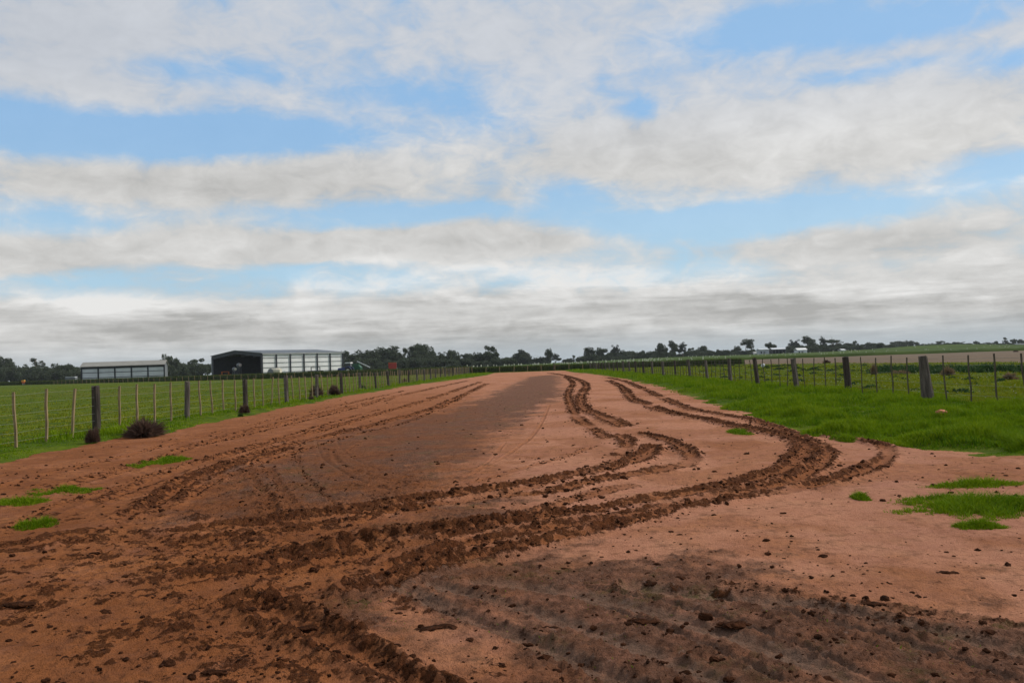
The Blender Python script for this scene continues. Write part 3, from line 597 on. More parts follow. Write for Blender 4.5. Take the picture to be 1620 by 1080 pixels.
r_=cross_fence('low fence of thin pale stakes crossing behind the end of the dirt road',(-10,150.8),(12,151),10,1.15)
q=at(877,580,150.4); bd=MB().box(-.05,1.0,-.03,.03,.85,1.0).box(-.16,.02,-.08,.08,-.1,1.45).build('gate_strainer',M_DROPD,r_); bd.location=(q.x-(-10),-.5,0)
# ------------------------------------------------------------------ bushes, weeds
def ball_blades(name,n,rx,ry,rz,mt,lean=.25,w=.008,seed=0,parent=None,curl=.3):
    rg=np.random.default_rng(seed); d=rg.normal(0,1,(n,3)); d/=np.linalg.norm(d,axis=1)[:,None]; d[:,2]=np.abs(d[:,2])*.9+.05*rg.normal(0,1,n)
    R=rg.uniform(.55,1.05,n)*(1+.75*fbm(d[:,0]*1.6+seed*3.7,d[:,1]*1.6+d[:,2],1.0,3)); a=d*rg.uniform(.05,.6,n)[:,None]*R[:,None]; b=d*R[:,None]+rg.normal(0,curl*.25,(n,3))
    sc=np.array([rx,ry,rz]); a*=sc; b*=sc; a[:,2]=np.maximum(a[:,2],-.02); b[:,2]=np.maximum(b[:,2],0)
    s=rg.normal(0,1,(n,3)); s/=np.linalg.norm(s,axis=1)[:,None]; s*=w/2
    V=np.stack([a-s,a+s,(a+b)/2+s*.8+rg.normal(0,.03,(n,3))*rx,b],1).reshape(-1,3); k=np.arange(n)*4; F=np.concatenate([np.stack([k,k+1,k+2],1),np.stack([k,k+2,k+3],1)])
    return mesh_np(name,V,F,[mt],parent,attrs=dict(rnd=np.repeat(rg.uniform(0,1,n),4)),smooth=False)
for i,(px,py,wpx,hpx,lb) in enumerate(((226,692,64,34,'largest brown tumbleweed leaning over the verge edge under the left fence'),(147,701,25,26,'brown tumbleweed at the foot of the nearest dark left post'),(387,656,20,14,'small brown tumbleweed at the foot of the third left post'),
    (501,630,22,20,'round brown tumbleweed against the fourth wooden post past the small one'),(528,627,23,15,'brown tumbleweed just right of the round one along the left fence'),(640,606,9,7,'tiny dark tumbleweed under the far left fence'),(492,634,10,6,'flat brown tuft below the round tumbleweed on the verge'),(105,696,22,9,'faint brown weed clump on the grass left of the nearest dark post'))):
    x,y=gp(px,py); rx=wpx*y/FOC/2; rz=hpx*y/FOC
    o=ball_blades('tumbleweed',5200 if i<6 else 900,rx,rx*.8,rz*(.85 if i==0 else 1),M_TWIG,w=.008,seed=i,curl=.3 if i else .75*rx); o.location=(x,y,HZ(x,y)+.03); tag(o,lb,'tumbleweed','tumbleweeds along the left fence')
for i,(px,py,wpx,hpx,mt,nm,lb) in enumerate(((573,618,14,9,M_THISTLE,'weed_bush','dark green leafy weed growing beside a left fence post'),(300+80,659,10,5,M_THISTLE,'weed_bush','low dark green weed beside the small tumbleweed at the third left post'),
    (1500,596,26,15,M_STRAW,'dry_tussock','pale dry grass tussock right of the thick right post'),(1598,604,26,13,M_STRAW,'dry_tussock','broad dry tussock near the right frame edge'),(1383,594,12,20,M_STRAW,'dry_tussock','tall brown dry weed standing between two right fence posts'),
    (1425,594,30,9,M_STRAW,'dry_tussock','low straw tussock just left of the thick right post'),(1517,671,20,7,M_THISTLE,'weed_bush','small dark leafy weed on the right verge beside the red earth'),(1308,576,12,6,M_TWIG,'dry_tussock','reddish dry weed on the ploughed field margin'),(1607,556.5,8,3,M_TWIG,'dry_tussock','tiny dry weed alone on the ploughed field'))):
    x,y=gp(px,py); rx=wpx*y/FOC/2; rz=hpx*y/FOC
    o=ball_blades(nm,1200,rx,rx*.8,rz,mt,w=.02+y*.0004,seed=40+i); o.location=(x,y,HZ(x,y)); tag(o,lb,'weed' if mt is not M_STRAW else 'tussock')
def thistles():
    Vs=[]; n=0; pts=[]
    for px in np.arange(1385,1660,5.0):
        x,y=gp(px,588+random.uniform(-3,5)); pts.append((x,y,random.uniform(.45,.95)))
    for px in np.arange(1225,1390,9.0):
        x,y=gp(px,585+random.uniform(-2,5)); pts.append((x,y,random.uniform(.15,.4)))
    for px in np.arange(1060,1260,9.0):
        x,y=gp(px,580+random.uniform(-1,1.5)); pts.append((x,y,random.uniform(.2,.5)))
    for k in range(130):
        x=random.uniform(12.5,34); y=random.uniform(22,90); pts.append((x,y,random.uniform(.12,.3)))
    P=[];H=[]
    for x,y,h in pts:
        m=int(90); q=RNG.normal(0,.5,(m,2))*h*1.1; P.append(q+(x,y)); H.append(np.full(m,h)*RNG.uniform(.3,.75,m)*np.exp(-np.hypot(q[:,0],q[:,1])**2/(h*h*1.6)))
    P=np.concatenate(P); H=np.concatenate(H); o=blades('thistle_patch',P,H,.05+P[:,1]*.0012,M_THISTLE,lean=1.0); tag(o,'dark green thistles and broad weeds in the rough strip behind the right fence','weeds',kind='stuff')
    # white flowers
    P=np.stack([RNG.uniform(11.5,34,700),sample(700,0,1,19,75,1.6)[:,1]],1); z=terrain(P[:,0],P[:,1],False)[0]; Vs=[];Fs=[]
    for i,(x,y) in enumerate(P):
        r=random.uniform(.008,.018)+y*.0003; h=z[i]+random.uniform(.08,.22); v=[(x+math.cos(a)*r,y+math.sin(a)*r,h+.3*r*math.sin(2*a)) for a in (0,1.26,2.51,3.77,5.03)]+[(x,y,h-r*.8)]; b=len(Vs)
        Vs+=v; Fs+=[(b,b+1,b+5),(b+1,b+2,b+5),(b+2,b+3,b+5),(b+3,b+4,b+5),(b+4,b,b+5)]
    o=mesh_np('white_flowers',Vs,Fs,[mat('petal',(.6,.6,.52),.7,.1,5)],smooth=False); tag(o,'tiny white flowers dotted through the rough grass behind the right fence','flowers',kind='stuff')
thistles()
x,y=gp(1490,669.5); V,F=LUMPS[3]; o=mesh_np('earth_mound',V*(.12,.09,.05)*.9,F,[mat('red_earth',(.5,.17,.09),.9,.2,9,.5,40)],smooth=False); o.location=(x,y,HZ(x,y)+.15); tag(o,'small bare lump of red earth poking out of the right verge grass','earth mound')
x,y=gp(1207,584); mb=MB()
import bmesh
V,F=LUMPS[5]; o=mesh_np('plastic_bag',V*(.17,.12,.22),F,[mat('white_plastic',(.6,.62,.62),.35,.1,4)],smooth=True); o.location=(x,y,HZ(x,y)+.35); o.rotation_euler=(0,.5,0); tag(o,'white scrap of plastic caught in weeds behind the right fence','plastic bag')
# ------------------------------------------------------------------ crop
def crop():
    def yf(X): return np.where(X<-11,150+(-11-X)*.86,152.0)+1.5
    def patch(xs,yfun,ts,H,mt,name,lb):
        V=[];n=len(xs)
        X=np.repeat(xs[None,:],len(ts)+1,0); Yb=yfun(xs); Y=np.stack([Yb]+[Yb+t for t in ts]); z,*_=terrain(X.ravel(),Y.ravel(),False); z=z.reshape(X.shape)
        Z=z+H+fbm(X.ravel(),Y.ravel(),.5,3,.6).reshape(X.shape)*.3; Z[0]=z[0]-.05; Z[-1]=z[-1]-.1
        i=np.arange(n-1)[None,:]+n*np.arange(len(ts))[:,None]; i=i.ravel(); F=np.stack([i,i+1,i+n+1,i+n],1)
        o=mesh_np(name,np.stack([X.ravel(),Y.ravel(),Z.ravel()],1),F,[mt]); tag(o,lb,'crop',kind='stuff'); return o
    L=np.arange(-260,-10,.8); o=patch(L,yf,[.3,1.5,3,5,8,12,14],1.12,M_CROP,'crop_strip','dark green crop strip behind the stake fence across the left paddock')
    P=np.stack([RNG.uniform(-260,-11,60000),np.zeros(60000)],1); P[:,1]=yf(P[:,0])+RNG.exponential(.8,60000)-.3; hh=np.full(60000,1.15)*RNG.uniform(.75,1.25,60000)
    b=blades('crop_edge',P,hh,.16,M_CROP,lean=.25,parent=o)
    Mx=np.arange(-10.5,39,.6); Z=np.array([.3,2,5,10,16,25,40,60,90,130,180,260,380,560]); o=patch(Mx,yf,Z,.95,M_CROP2,'crop_field','green crop beyond the far end of the dirt road')
    P=np.stack([RNG.uniform(-10.5,38,26000),np.zeros(26000)],1); P[:,1]=yf(P[:,0])+RNG.exponential(1.2,26000)-.3
    blades('crop_edge',P,np.full(26000,.98)*RNG.uniform(.75,1.2,26000),.14,M_CROP,lean=.3,parent=o)
    R=np.concatenate([np.arange(39,300,1.5),np.arange(300,1500,12.)]); o=patch(R,lambda x:x*0+331,np.array([.5,4,12,25,45,70,100,140,200,300,450]),1.0,M_CROP2,'far_crop','bright green crop beyond the ploughed field at right')
    # yellowing top on the left behind the road: crop sloping away
    L2=np.arange(-500,-10,2.); o=patch(L2,lambda x:yf(x)*0+np.maximum(yf(x)+60,240),np.array([1,30,80,180,330]),.35,M_CROP2,'far_pasture','far green pasture under the left tree line')
    # pale seed heads standing above the crop
    P=np.concatenate([np.stack([RNG.uniform(-12,40,90),RNG.uniform(155,300,90)],1),np.stack([RNG.uniform(40,260,150),RNG.uniform(335,480,150)],1)]); z=terrain(P[:,0],P[:,1],False)[0]
    V=[];F=[]
    for (x,y),zz in zip(P,z):
        r=.07+y*.0003; h=1.0+random.uniform(.1,.4); b=len(V)
        V+=[(x-r,y,zz+h),(x+r,y,zz+h),(x,y-r,zz+h),(x,y+r,zz+h),(x,y,zz+h+2*r),(x,y,zz+.2)]; F+=[(b,b+2,b+4),(b+2,b+1,b+4),(b+1,b+3,b+4),(b+3,b,b+4),(b,b+5,b+2),(b+2,b+5,b+1)]
    o=mesh_np('seed_heads',V,F,[mat('seed_head',(.42,.44,.32),.8,.2,3)],smooth=False); tag(o,'pale seed heads sticking up above the far green crop','seed heads',kind='stuff')
crop()
# ------------------------------------------------------------------ trees
def leafcloud(centres,rad,n,size,seed,flat=.8):
    rg=np.random.default_rng(seed); C=np.array(centres); k=rg.integers(0,len(C),n); d=rg.normal(0,1,(n,3)); d/=np.linalg.norm(d,axis=1)[:,None]; r=rg.uniform(.3,1,n)**.6
    R=np.array(rad)[k]; p=C[k]+d*(r*R)[:,None]*(1,1,flat)
    a=rg.normal(0,1,(n,3)); a/=np.linalg.norm(a,axis=1)[:,None]; b=rg.normal(0,1,(n,3)); b-=a*(a*b).sum(1)[:,None]; b/=np.linalg.norm(b,axis=1)[:,None]
    s=size*rg.uniform(.6,1.4,n)[:,None]; V=np.stack([p-a*s,p-b*s*.45,p+a*s,p+b*s*.45],1).reshape(-1,3); i=np.arange(n)*4
    return V,np.stack([i,i+1,i+2,i+3],1),np.repeat(rg.uniform(0,1,n),4)
def limb(mb,p,d,l,r,rg,depth,ends,droop=.0):
    pts=[p]; rr=[r]; q=p; dd=d.normalized()
    for i in range(4):
        dd=(dd+Vector((rg.gauss(0,.16),rg.gauss(0,.16),rg.gauss(.05,.08)))).normalized(); q=q+dd*l/4; pts.append(q); rr.append(r*(1-.16*(i+1)))
    mb.tube(pts,[q_*1.45 for q_ in rr],6 if depth>1 else 4)
    if depth==0: ends.append(q); return
    ends.append(q) if depth==1 else None
    for k in range(rg.choice((2,3))):
        a=rg.uniform(0,6.28); nd=(dd+Vector((math.cos(a),math.sin(a),rg.uniform(.0,.5)))*rg.uniform(.55,.9)).normalized()
        limb(mb,pts[rg.choice((2,3,4))] ,nd,l*rg.uniform(.55,.75),rr[-1]*.75,rg,depth-1,ends)
def make_tree(kind,seed):
    rg=random.Random(seed*7+1); root=empty('gum_tree',(0,0,0)); mb=MB(); ends=[]
    if kind=='gum':     # tall open gum, 10 m
        limb(mb,Vector((0,0,-.3)),Vector((rg.gauss(0,.08),0,1)),4.6,.28,rg,3,ends); cr=[e for e in ends if e.z>4]+[Vector((math.cos(a)*rg.uniform(.3,1.9),math.sin(a)*rg.uniform(.3,1.9),rg.uniform(4.6,9.4))) for a in [rg.uniform(0,6.28) for _ in range(11)]]; n=1900; R=[rg.uniform(.8,1.35) for _ in cr]; size=.34
    elif kind=='dense': # spreading crown nearly to the ground
        limb(mb,Vector((0,0,-.3)),Vector((rg.gauss(0,.1),0,1)),3.2,.35,rg,3,ends); cr=list(ends)
        for k in range(16):
            a=rg.uniform(0,6.28); t=rg.uniform(.25,1); cr.append(Vector((math.cos(a)*3.6*math.sin(t*2.6),math.sin(a)*3.6*math.sin(t*2.6),1.5+t*6)))
        n=3600; R=[rg.uniform(1.0,1.7) for _ in cr]; size=.36
    elif kind=='shrub': # low round dark bush
        limb(mb,Vector((0,0,-.3)),Vector((0,0,1)),2.2,.2,rg,2,ends); cr=list(ends)
        for k in range(26):
            a=rg.uniform(0,6.28); rr=rg.uniform(0,1)**.5*5.2; cr.append(Vector((math.cos(a)*rr,math.sin(a)*rr,max(.7,(1-(rr/6.2)**2)**.5*4.6*rg.uniform(.35,1)))))
        n=3800; R=[rg.uniform(1.0,1.7) for _ in cr]; size=.36
    elif kind=='umbrella':
        for k in range(4):
            a=k*1.57+rg.uniform(-.4,.4); limb(mb,Vector((0,0,-.3)) if k==0 else Vector((0,0,2.2)),Vector((math.cos(a)*.7,math.sin(a)*.7,1)),4.2,.22,rg,2,ends)
        cr=[Vector((e.x*1.25,e.y*1.25,6.3+rg.uniform(-.6,.7)-.02*(e.x**2+e.y**2))) for e in ends]; n=1100; R=[rg.uniform(.9,1.3) for _ in cr]; size=.3
    elif kind=='cone':
        mb.tube([(0,0,-.3),(0,0,5),(0,0,9.6)],[.22,.14,.03],6); cr=[]
        for k in range(34):
            t=rg.uniform(.12,1); a=rg.uniform(0,6.28); rr=(1-t)*2.0+.15; cr.append(Vector((math.cos(a)*rr,math.sin(a)*rr,t*9.6)))
        n=1700; R=[.75]*len(cr); size=.28
    elif kind=='layer': # pine-like separate plates of foliage
        mb.tube([(0,0,-.3),(.2,0,5),(.1,0,9.8)],[.25,.16,.05],6); cr=[]
        for k in range(11):
            a=rg.uniform(0,6.28); z=3.2+k*.62; rr=rg.uniform(.5,2.4)*(1.25-z/11); c=Vector((math.cos(a)*rr,math.sin(a)*rr,z)); mb.tube([(.1,0,z-.5),c],[.07,.03],4); cr+= [c,c+Vector((rg.uniform(-.8,.8),.3,.15))]
        n=800; R=[rg.uniform(.5,.85) for _ in cr]; size=.27
    elif kind=='dead':
        for k in range(3): limb(mb,Vector((rg.gauss(0,.2),0,-.3)),Vector((rg.gauss(0,.5),rg.gauss(0,.3),1)),4.4,.22,rg,3,ends)
        cr=None
    (mb.build('trunk',M_DEAD if kind=='dead' else M_BARK,root,True))
    if cr is not None:
        V,F,r=leafcloud([c[:] for c in cr],R,n,size,seed,.75 if kind!='umbrella' else .45)
        mesh_np('crown',V,F,[M_LEAF2 if (seed%3==2 and kind=='gum') else M_LEAF],root,attrs=dict(rnd=r),smooth=False); zt=np.percentile(V[:,2],98); wt=np.percentile(V[:,0],98)-np.percentile(V[:,0],2)
    else: zt=max(v[2] for v in mb.v); wt=max(v[0] for v in mb.v)-min(v[0] for v in mb.v)
    return [root,zt,wt,False]
TREES={k:[make_tree(k,i+1+j*10) for i in range(n)] for j,(k,n) in enumerate((('gum',6),('dense',4),('shrub',3),('umbrella',1),('cone',1),('layer',2),('dead',3)))}
KN={'gum':('gum_tree','tall thin gum'),'dense':('gum_tree','broad dark gum'),'shrub':('bushy_tree','low dark bush'),'umbrella':('gum_tree','flat topped spreading gum tree'),'cone':('conifer_tree','narrow pointed conifer'),'layer':('pine_tree','tree with layered foliage plates'),'dead':('dead_tree','bare dead tree')}
G,D,B,U,C_,LY,X_='gum','dense','shrub','umbrella','cone','layer','dead'
TL=[(2,567,24,D),(18,582,26,B),(36,581,22,B),(27,577,10,X_),(55,567,17,LY),(68,571,10,LY),(50,583,26,B),(75,583,24,B),(88,577,12,X_),(93,578,22,D),(106,578,24,D),(120,581,22,D),(97,570,6,X_),(12,586,30,B),(62,588,30,B),(88,586,26,B),(110,586,26,B),
 (264,564,13,D),(276,569,18,D),(288,578,20,B),(300,577,20,B),(315,569,24,D),(328,576,18,D),(272,580,26,B),(308,582,26,B),
 (546,556,14,G),(556,561,16,G),(566,570,20,B),(576,555,22,G),(588,556,18,D),(603,552,19,D),(614,550,19,G),(620,560,22,D),(598,563,24,D),(582,567,30,B),(607,570,28,B),(556,574,20,B),(631,567,12,G),
 (639,551,11,G),(655,548,20,G),(672,546,23,D),(664,556,22,D),(684,561,20,D),(648,567,30,B),(672,566,30,B),(696,563,18,D),(701,558,13,G),(718,555,14,D),(710,564,22,D),(732,562,18,D),(744,560,14,D),(754,558,9,G),(727,568,30,B),(748,569,30,B),(771,549.5,22,D),(770,562,26,D),(785,566,16,B),(791,560,12,X_),(798,568,12,B),
 (817,561,34,B),(830,554,12,G),(836,567,12,B),(850,557,14,X_),(848,567,14,D),(862,565,15,B),(868,553,8,D),(876,560,12,G),(886,566,10,X_),(893,563,8,X_),(900,568,16,B),(907,562,8,G),(913,565,6,X_),(918,568,8,B),
 (930,550,12,G),(948,552,17,D),(938,564,14,B),(968,558,15,B),(971,547,10,G),(991,556,26,B),(1006,557,9,G),(1018,556,14,B),(1031,556,14,B),(1037,552,7,D),(1048,544,11,D),(1044,557,18,B),(1058,557,18,B),(1067,540,10,G),(1081,543,10,G),(1074,560,14,B),(1084,556,8,G),
 (1096,551,13,D),(1109,548,12,D),(1115,554,14,D),(1125,556,9,B),(1135,554,10,B),(1146,554,11,B),(1158,554,10,B),(1166,548,7,D),(1172,552,9,D),(1184,537,14,G),(1180,555,14,B),(1192,553,14,B),
 (1219,543,11,D),(1228,551,7,B),(1246,549,15,B),(1254,548,14,B),(1260,538,12,G),(1266,546,6,G),(1283,533,14,G),(1276,549,12,B),(1289,547,14,B),(1300,534,8,G),(1298,545,10,D),(1307,547,16,B),(1318,537,24,U),(1322,544,13,D),(1334,545,12,G),(1344,543,13,D),(1354,540,7,D),(1360,548,14,B),
 (1372,543,16,D),(1388,543,13,D),(1380,548,16,B),(1399,546,12,D),(1405,545,12,D),(1418,541,16,D),(1427,540,14,D),(1443,540,13,D),(1435,546,16,B),(1456,546,12,D),(1464,544,10,D),(1474,545,12,D),(1483,544,10,D),(1491,540,16,D),(1502,543,12,D),(1512,541,8,G),(1521,541,12,G),(1531,543,14,U),
 (1545,540,6,D),(1552,543,7,D),(1560,542,10,D),(1567,542,8,G),(1574,540,6,D),(1582,543,8,D),(1590,534,8,C_),(1597,542,10,D),(1606,537,9,D),(1613,543,8,D),(1618,537,6,G),(1632,540,12,D)]
SEG=[(128,'left of the small pale shed'),(335,'between the two farm sheds'),(625,'between the big shed and the red bin'),(806,'right of the red bin'),(925,'beyond the end of the dirt road'),(1090,'behind the far end of the right fence'),(1200,'just left of the distant farm buildings'),(1272,'among the distant farm buildings'),(1410,'just right of the distant farm buildings'),(1540,'behind the low green rise at right'),(2000,'at the far right horizon')]
ORD=['leftmost','second','third','fourth','fifth','sixth','seventh','eighth','ninth','tenth','eleventh','twelfth','thirteenth','fourteenth','fifteenth','sixteenth','seventeenth','eighteenth','nineteenth','twentieth','twenty-first','twenty-second','twenty-third','twenty-fourth','twenty-fifth']
_r=random.Random(21)
for a_,b_,st,tp in ((0,126,9,584),(630,805,13,569),(545,628,12,570),(925,1060,8,563),(1090,1200,7,557),(1275,1420,7,549),(1420,1640,6,546)):
    x_=a_
    while x_<b_:
        base=horizon(x_)+.0; TL.append((x_,min(tp+_r.uniform(-2.5,3),base-6),_r.uniform(11,22) if x_>900 else _r.uniform(18,30),B if _r.random()<.6 else D)); x_+=st*_r.uniform(.7,1.4)
ORD+=['twenty-sixth','twenty-seventh','twenty-eighth','twenty-ninth','thirtieth']+['thirty-'+q for q in ('first','second','third','fourth','fifth','sixth','seventh','eighth','ninth')]+['fortieth']+['forty-'+q for q in ('first','second','third','fourth','fifth','sixth','seventh','eighth','ninth')]
cnt={}; rgt=random.Random(5); use={}
for (px,ty,w,k) in sorted(TL):
    seg=next(s for s in SEG if px<s[0])[1]; key=(seg,KN[k][1]); cnt[key]=cnt.get(key,0)+1
    Yd=(430 if px<128 else 400 if px<335 else 460 if px<810 else 560 if px<1090 else 640 if px<1410 else 820)+rgt.uniform(-14,14)+(16 if k!=B else 0)
    i=use.get(k,0); use[k]=i+1; pr=TREES[k][i%len(TREES[k])]
    p=at(px,ty,Yd); gz=HZ(p.x,Yd); h=p.z-gz; wm=w/FOC*Yd*(1.3 if k==B else 1.3 if k==D else 1.3)
    if not pr[3]: o=pr[0]; pr[3]=True
    else: o=copy_tree(pr[0])
    o.name=KN[k][0]; sz=h/pr[1]; sx=wm/pr[2]; o.location=(p.x,Yd,gz-.1); o.scale=(sx,max(sx,sz*.7) if k!=X_ else sx,sz); o.rotation_euler=(0,0,rgt.choice((0,math.pi)))
    n=cnt[key]; od=ORD[n-1] if n<=len(ORD) else 'late'
    tag(o,f"{od} {KN[k][1]} from the left, {seg}" if n>1 else f"leftmost {KN[k][1]} {seg}",'tree','trees along the horizon')
for k,l in TREES.items():
    for pr in l:
        if not pr[3]:
            for c in list(pr[0].children): bpy.data.objects.remove(c)
            bpy.data.objects.remove(pr[0])
# ------------------------------------------------------------------ sheds
def place(px,Y): 
    p=at(px,horizon(px),Y); return p.x,Y
def big_shed():
    cx,cy=place(415,275); root=empty('machinery_shed',(cx,cy,HZ(cx,cy)),math.radians(48)); tag(root,'big open fronted machinery shed with white bays along its side','shed')
    # local x along the side wall, local y along the open gable
    Lx,Wy,H,R=31.6,33.0,7.75,1.35
    n=6; bay=Lx/n
    MB().box(.25,Lx-.2,.12,.2,.05,H-.35).build('side_wall',M_WHITE,root)
    MB().box(.2,Lx,Wy-.2,Wy-.05,.0,H-.05).build('rear_side_wall',M_STEEL,root)
    MB().prism([(0.2,0),(Wy-.2,0),(Wy-.2,H-.1),(Wy/2,H+R-.1),(.2,H-.1)],Lx-.2,Lx-.05,'x').build('back_wall',M_STEEL,root)
    for i in range(n+1):
        x=i*bay; MB().box(x-.2,x+.2,-.2,.1,0,H-.3).build('column',M_STEEL,root)
    for j in range(1,5):
        z=H*j/5; MB().box(.2,Lx-.1,-.02,.1,z-.05,z+.05).build('girt',M_STEEL,root)
    MB().box(0,Lx,-.42,-.30,H-.32,H-.02).build('gutter',M_TRIM,root)
    roof=MB(); roof.prism([(-.4,H-.05),(Wy/2,H+R),(Wy+.4,H-.05),(Wy+.4,H+.1),(Wy/2,H+R+.16),(-.4,H+.1)],-.3,Lx+.3,'x'); rf=roof.build('roof',M_ROOF,root)
    fr=MB(); fr.prism([(0,H-1.15),(Wy/2,H+R-1.0),(Wy,H-1.15),(Wy,H-.08),(Wy/2,H+R-.06),(0,H-.08)],-.12,.1,'x'); fr.build('front_fascia',M_STEEL,root)
    MB().prism([(-.35,H+.02),(Wy/2,H+R+.08),(Wy+.35,H+.02),(Wy+.35,H+.2),(Wy/2,H+R+.26),(-.35,H+.2)],-.42,-.31,'x').build('barge_board',M_GREY,root)
    for y in (.15,Wy-.15): MB().box(-.25,.25,y-.3,y+.3,0,H-.2).build('front_column',M_GREY if y>1 else M_STEEL,root)
    rg=MB()
    for i in range(1,6):
        x=i*bay; rg.prism([(.4,H-.6),(Wy/2,H+R-.5),(Wy-.4,H-.6),(Wy-.4,H-.25),(Wy/2,H+R-.2),(.4,H-.25)],x-.1,x+.1,'x')
    rg.build('rafters',M_GREY,root)
    return root
SH=big_shed()
def small_shed():
    x0,y0=place(129,287); x1,y1=place(260,291); L_=math.hypot(x1-x0,y1-y0); root=empty('farm_shed',(x0,y0,HZ(x0,y0)),math.atan2(y1-y0,x1-x0)); tag(root,'small pale farm shed with cream roof at far left','shed')
    H=5.45; Dp=4.6; R=1.45
    MB().box(.1,L_-.1,.2,.3,.05,H-.3).build('front_wall',M_WHITE2,root)
    MB().prism([(.3,0),(Dp,0),(Dp,H-.5),(Dp*.55,H+R-.1),(.3,H-.1)],L_-.2,L_-.06,'x').build('side_wall',M_GREY,root)
    MB().prism([(.3,0),(Dp,0),(Dp,H-.5),(Dp*.55,H+R-.1),(.3,H-.1)],.06,.2,'x').build('side_wall',M_GREY,root)
    MB().box(.1,L_-.1,Dp-.1,Dp,0,H-.6).build('back_wall',M_STEEL,root)
    MB().prism([(-.5,H-.05),(Dp*.55,H+R),(Dp+.3,H-.45),(Dp+.3,H-.3),(Dp*.55,H+R+.16),(-.5,H+.1)],-.35,L_+.35,'x').build('roof',M_ROOF2,root)
    for i in range(6):
        x=L_*i/5; MB().box(x-.22,x+.22,-.05,.18,0,H-.1).build('column',M_STEEL,root)
    for z in (1.7,3.4,4.95): MB().box(0,L_,.1,.19,z-.09 if z<4.5 else z-.25,z+.09 if z<4.5 else z+.25).build('girt',M_STEEL,root)
    return root
small_shed()
# ------------------------------------------------------------------ farm machines
def wheel(root,x,y,r,w,hub=M_RIM):
    t=MB(); n=18; prof=[(r*.55,-w/2),(r*.93,-w/2),(r,-w*.3),(r,w*.3),(r*.93,w/2),(r*.55,w/2)]
    for i in range(n):
        a=2*math.pi*i/n
        for p in prof: t.v.append((x+math.cos(a)*p[0],y+p[1],r+math.sin(a)*p[0]))
    for i in range(n):
        for k in range(6):
            t.f.append((i*6+k,i*6+(k+1)%6,((i+1)%n)*6+(k+1)%6,((i+1)%n)*6+k))
    o=t.build('wheel',M_TYRE,root)
    MB().tube([(x,y-w*.42,r),(x,y+w*.42,r)],r*.56,12).build('rim',hub,o); return o
def tractor():
    x,y=place(547,262); r=empty('tractor',(x,y,HZ(x,y)),math.radians(172)); r.scale=(1.2,1.2,1.25); tag(r,'blue tractor with white cab roof parked at the big shed corner','tractor')
    MB().prism([(-.2,.75),(1.9,.75),(2.0,1.1),(1.9,1.65),(-.2,1.8)],-.42,.42).build('bonnet',M_BLUE,r)
    c=MB().prism([(-1.5,1.15),(-.15,1.15),(0.0,1.9),(-.2,2.75),(-1.45,2.75),(-1.6,1.9)],-.75,.75).build('cab',M_GLASS,r); MB().prism([(-1.65,2.76),(-.05,2.76),(-.15,2.95),(-1.55,2.95)],-.85,.85).build('cab_roof',M_WHITE,c)
    for s in (-1,1): wheel(r,-1.0,s*1.05,.9,.5); wheel(r,1.35,s*.95,.62,.4); MB().prism([(-1.9,1.3),(-1.4,1.95),(-.6,1.95),(-.15,1.3),(-.6,1.8),(-1.4,1.8)],s*1.05-.14,s*1.05+.14).build('mudguard',M_BLUE,r)
    MB().tube([(.9,.3,1.7),(.9,.3,2.7)],.05,8).build('exhaust',M_STEEL,r)
    for s in (-.25,.25): MB().box(1.98,2.06,s-.1,s+.1,1.25,1.45).build('headlight',M_WHITE,r)
tractor()
def harvester():
    x,y=place(562,266); r=empty('grain_harvester',(x,y,HZ(x,y)),math.radians(170)); r.scale=(.85,.85,.9); tag(r,'green harvesting machine with a long pale auger beside the tractor','harvester')
    MB().prism([(-2.3,.9),(1.0,.9),(1.4,1.6),(1.2,2.9),(-1.6,3.1),(-2.5,2.2)],-1.1,1.1).build('body',M_GREEN,r)
    MB().prism([(-1.5,3.12),(.9,2.95),(1.3,3.5),(-1.9,3.7)],-1.0,1.0).build('grain_tank',M_GREEN,r)
    c=MB().prism([(1.3,1.5),(2.3,1.5),(2.55,2.3),(2.3,3.0),(1.25,3.0)],-.8,.8).build('cab',M_GLASS,r); MB().box(1.2,2.5,-.9,.9,3.02,3.18).build('cab_roof',M_GREEN,c)
    for s in (-1,1): wheel(r,1.2,s*1.35,.85,.5); wheel(r,-1.9,s*1.1,.55,.35)
    MB().tube([(-.3,-1.2,4.4),(-5.2,-1.6,2.1)],.19,10).build('auger',M_TRIM,r); MB().tube([(1.0,1.2,3.0),(2.6,1.2,4.2)],.16,8).build('elevator',M_GREEN,r)
    MB().prism([(2.4,.35),(3.6,.2),(3.7,.9),(2.4,1.4)],-2.0,2.0).build('header',M_GREEN,r)
harvester()
def bin_():
    x,y=place(621,300); r=empty('chaser_bin',(x,y,HZ(x,y)),.1); r.scale=(.78,.78,.85); tag(r,'red grain bin trailer parked in front of the tree line','trailer')
    MB().prism([(-1.5,1.3),(1.5,1.3),(1.75,2.2),(1.75,4.0),(-1.75,4.0),(-1.75,2.2)],-1.1,1.1).build('hopper',M_RED,r); MB().box(-1.82,1.82,-1.18,1.18,3.9,4.05).build('rim_band',M_ORANGE,r)
    for z in (2.2,2.8,3.4): MB().box(-1.78,1.78,-1.16,-1.1,z-.05,z+.05).build('rib',M_RED,r)
    MB().box(-1.5,2.6,-.5,.5,.85,1.25).build('chassis',M_STEEL,r)
    for s in (-1,1): wheel(r,0,s*1.2,.7,.45)
bin_()
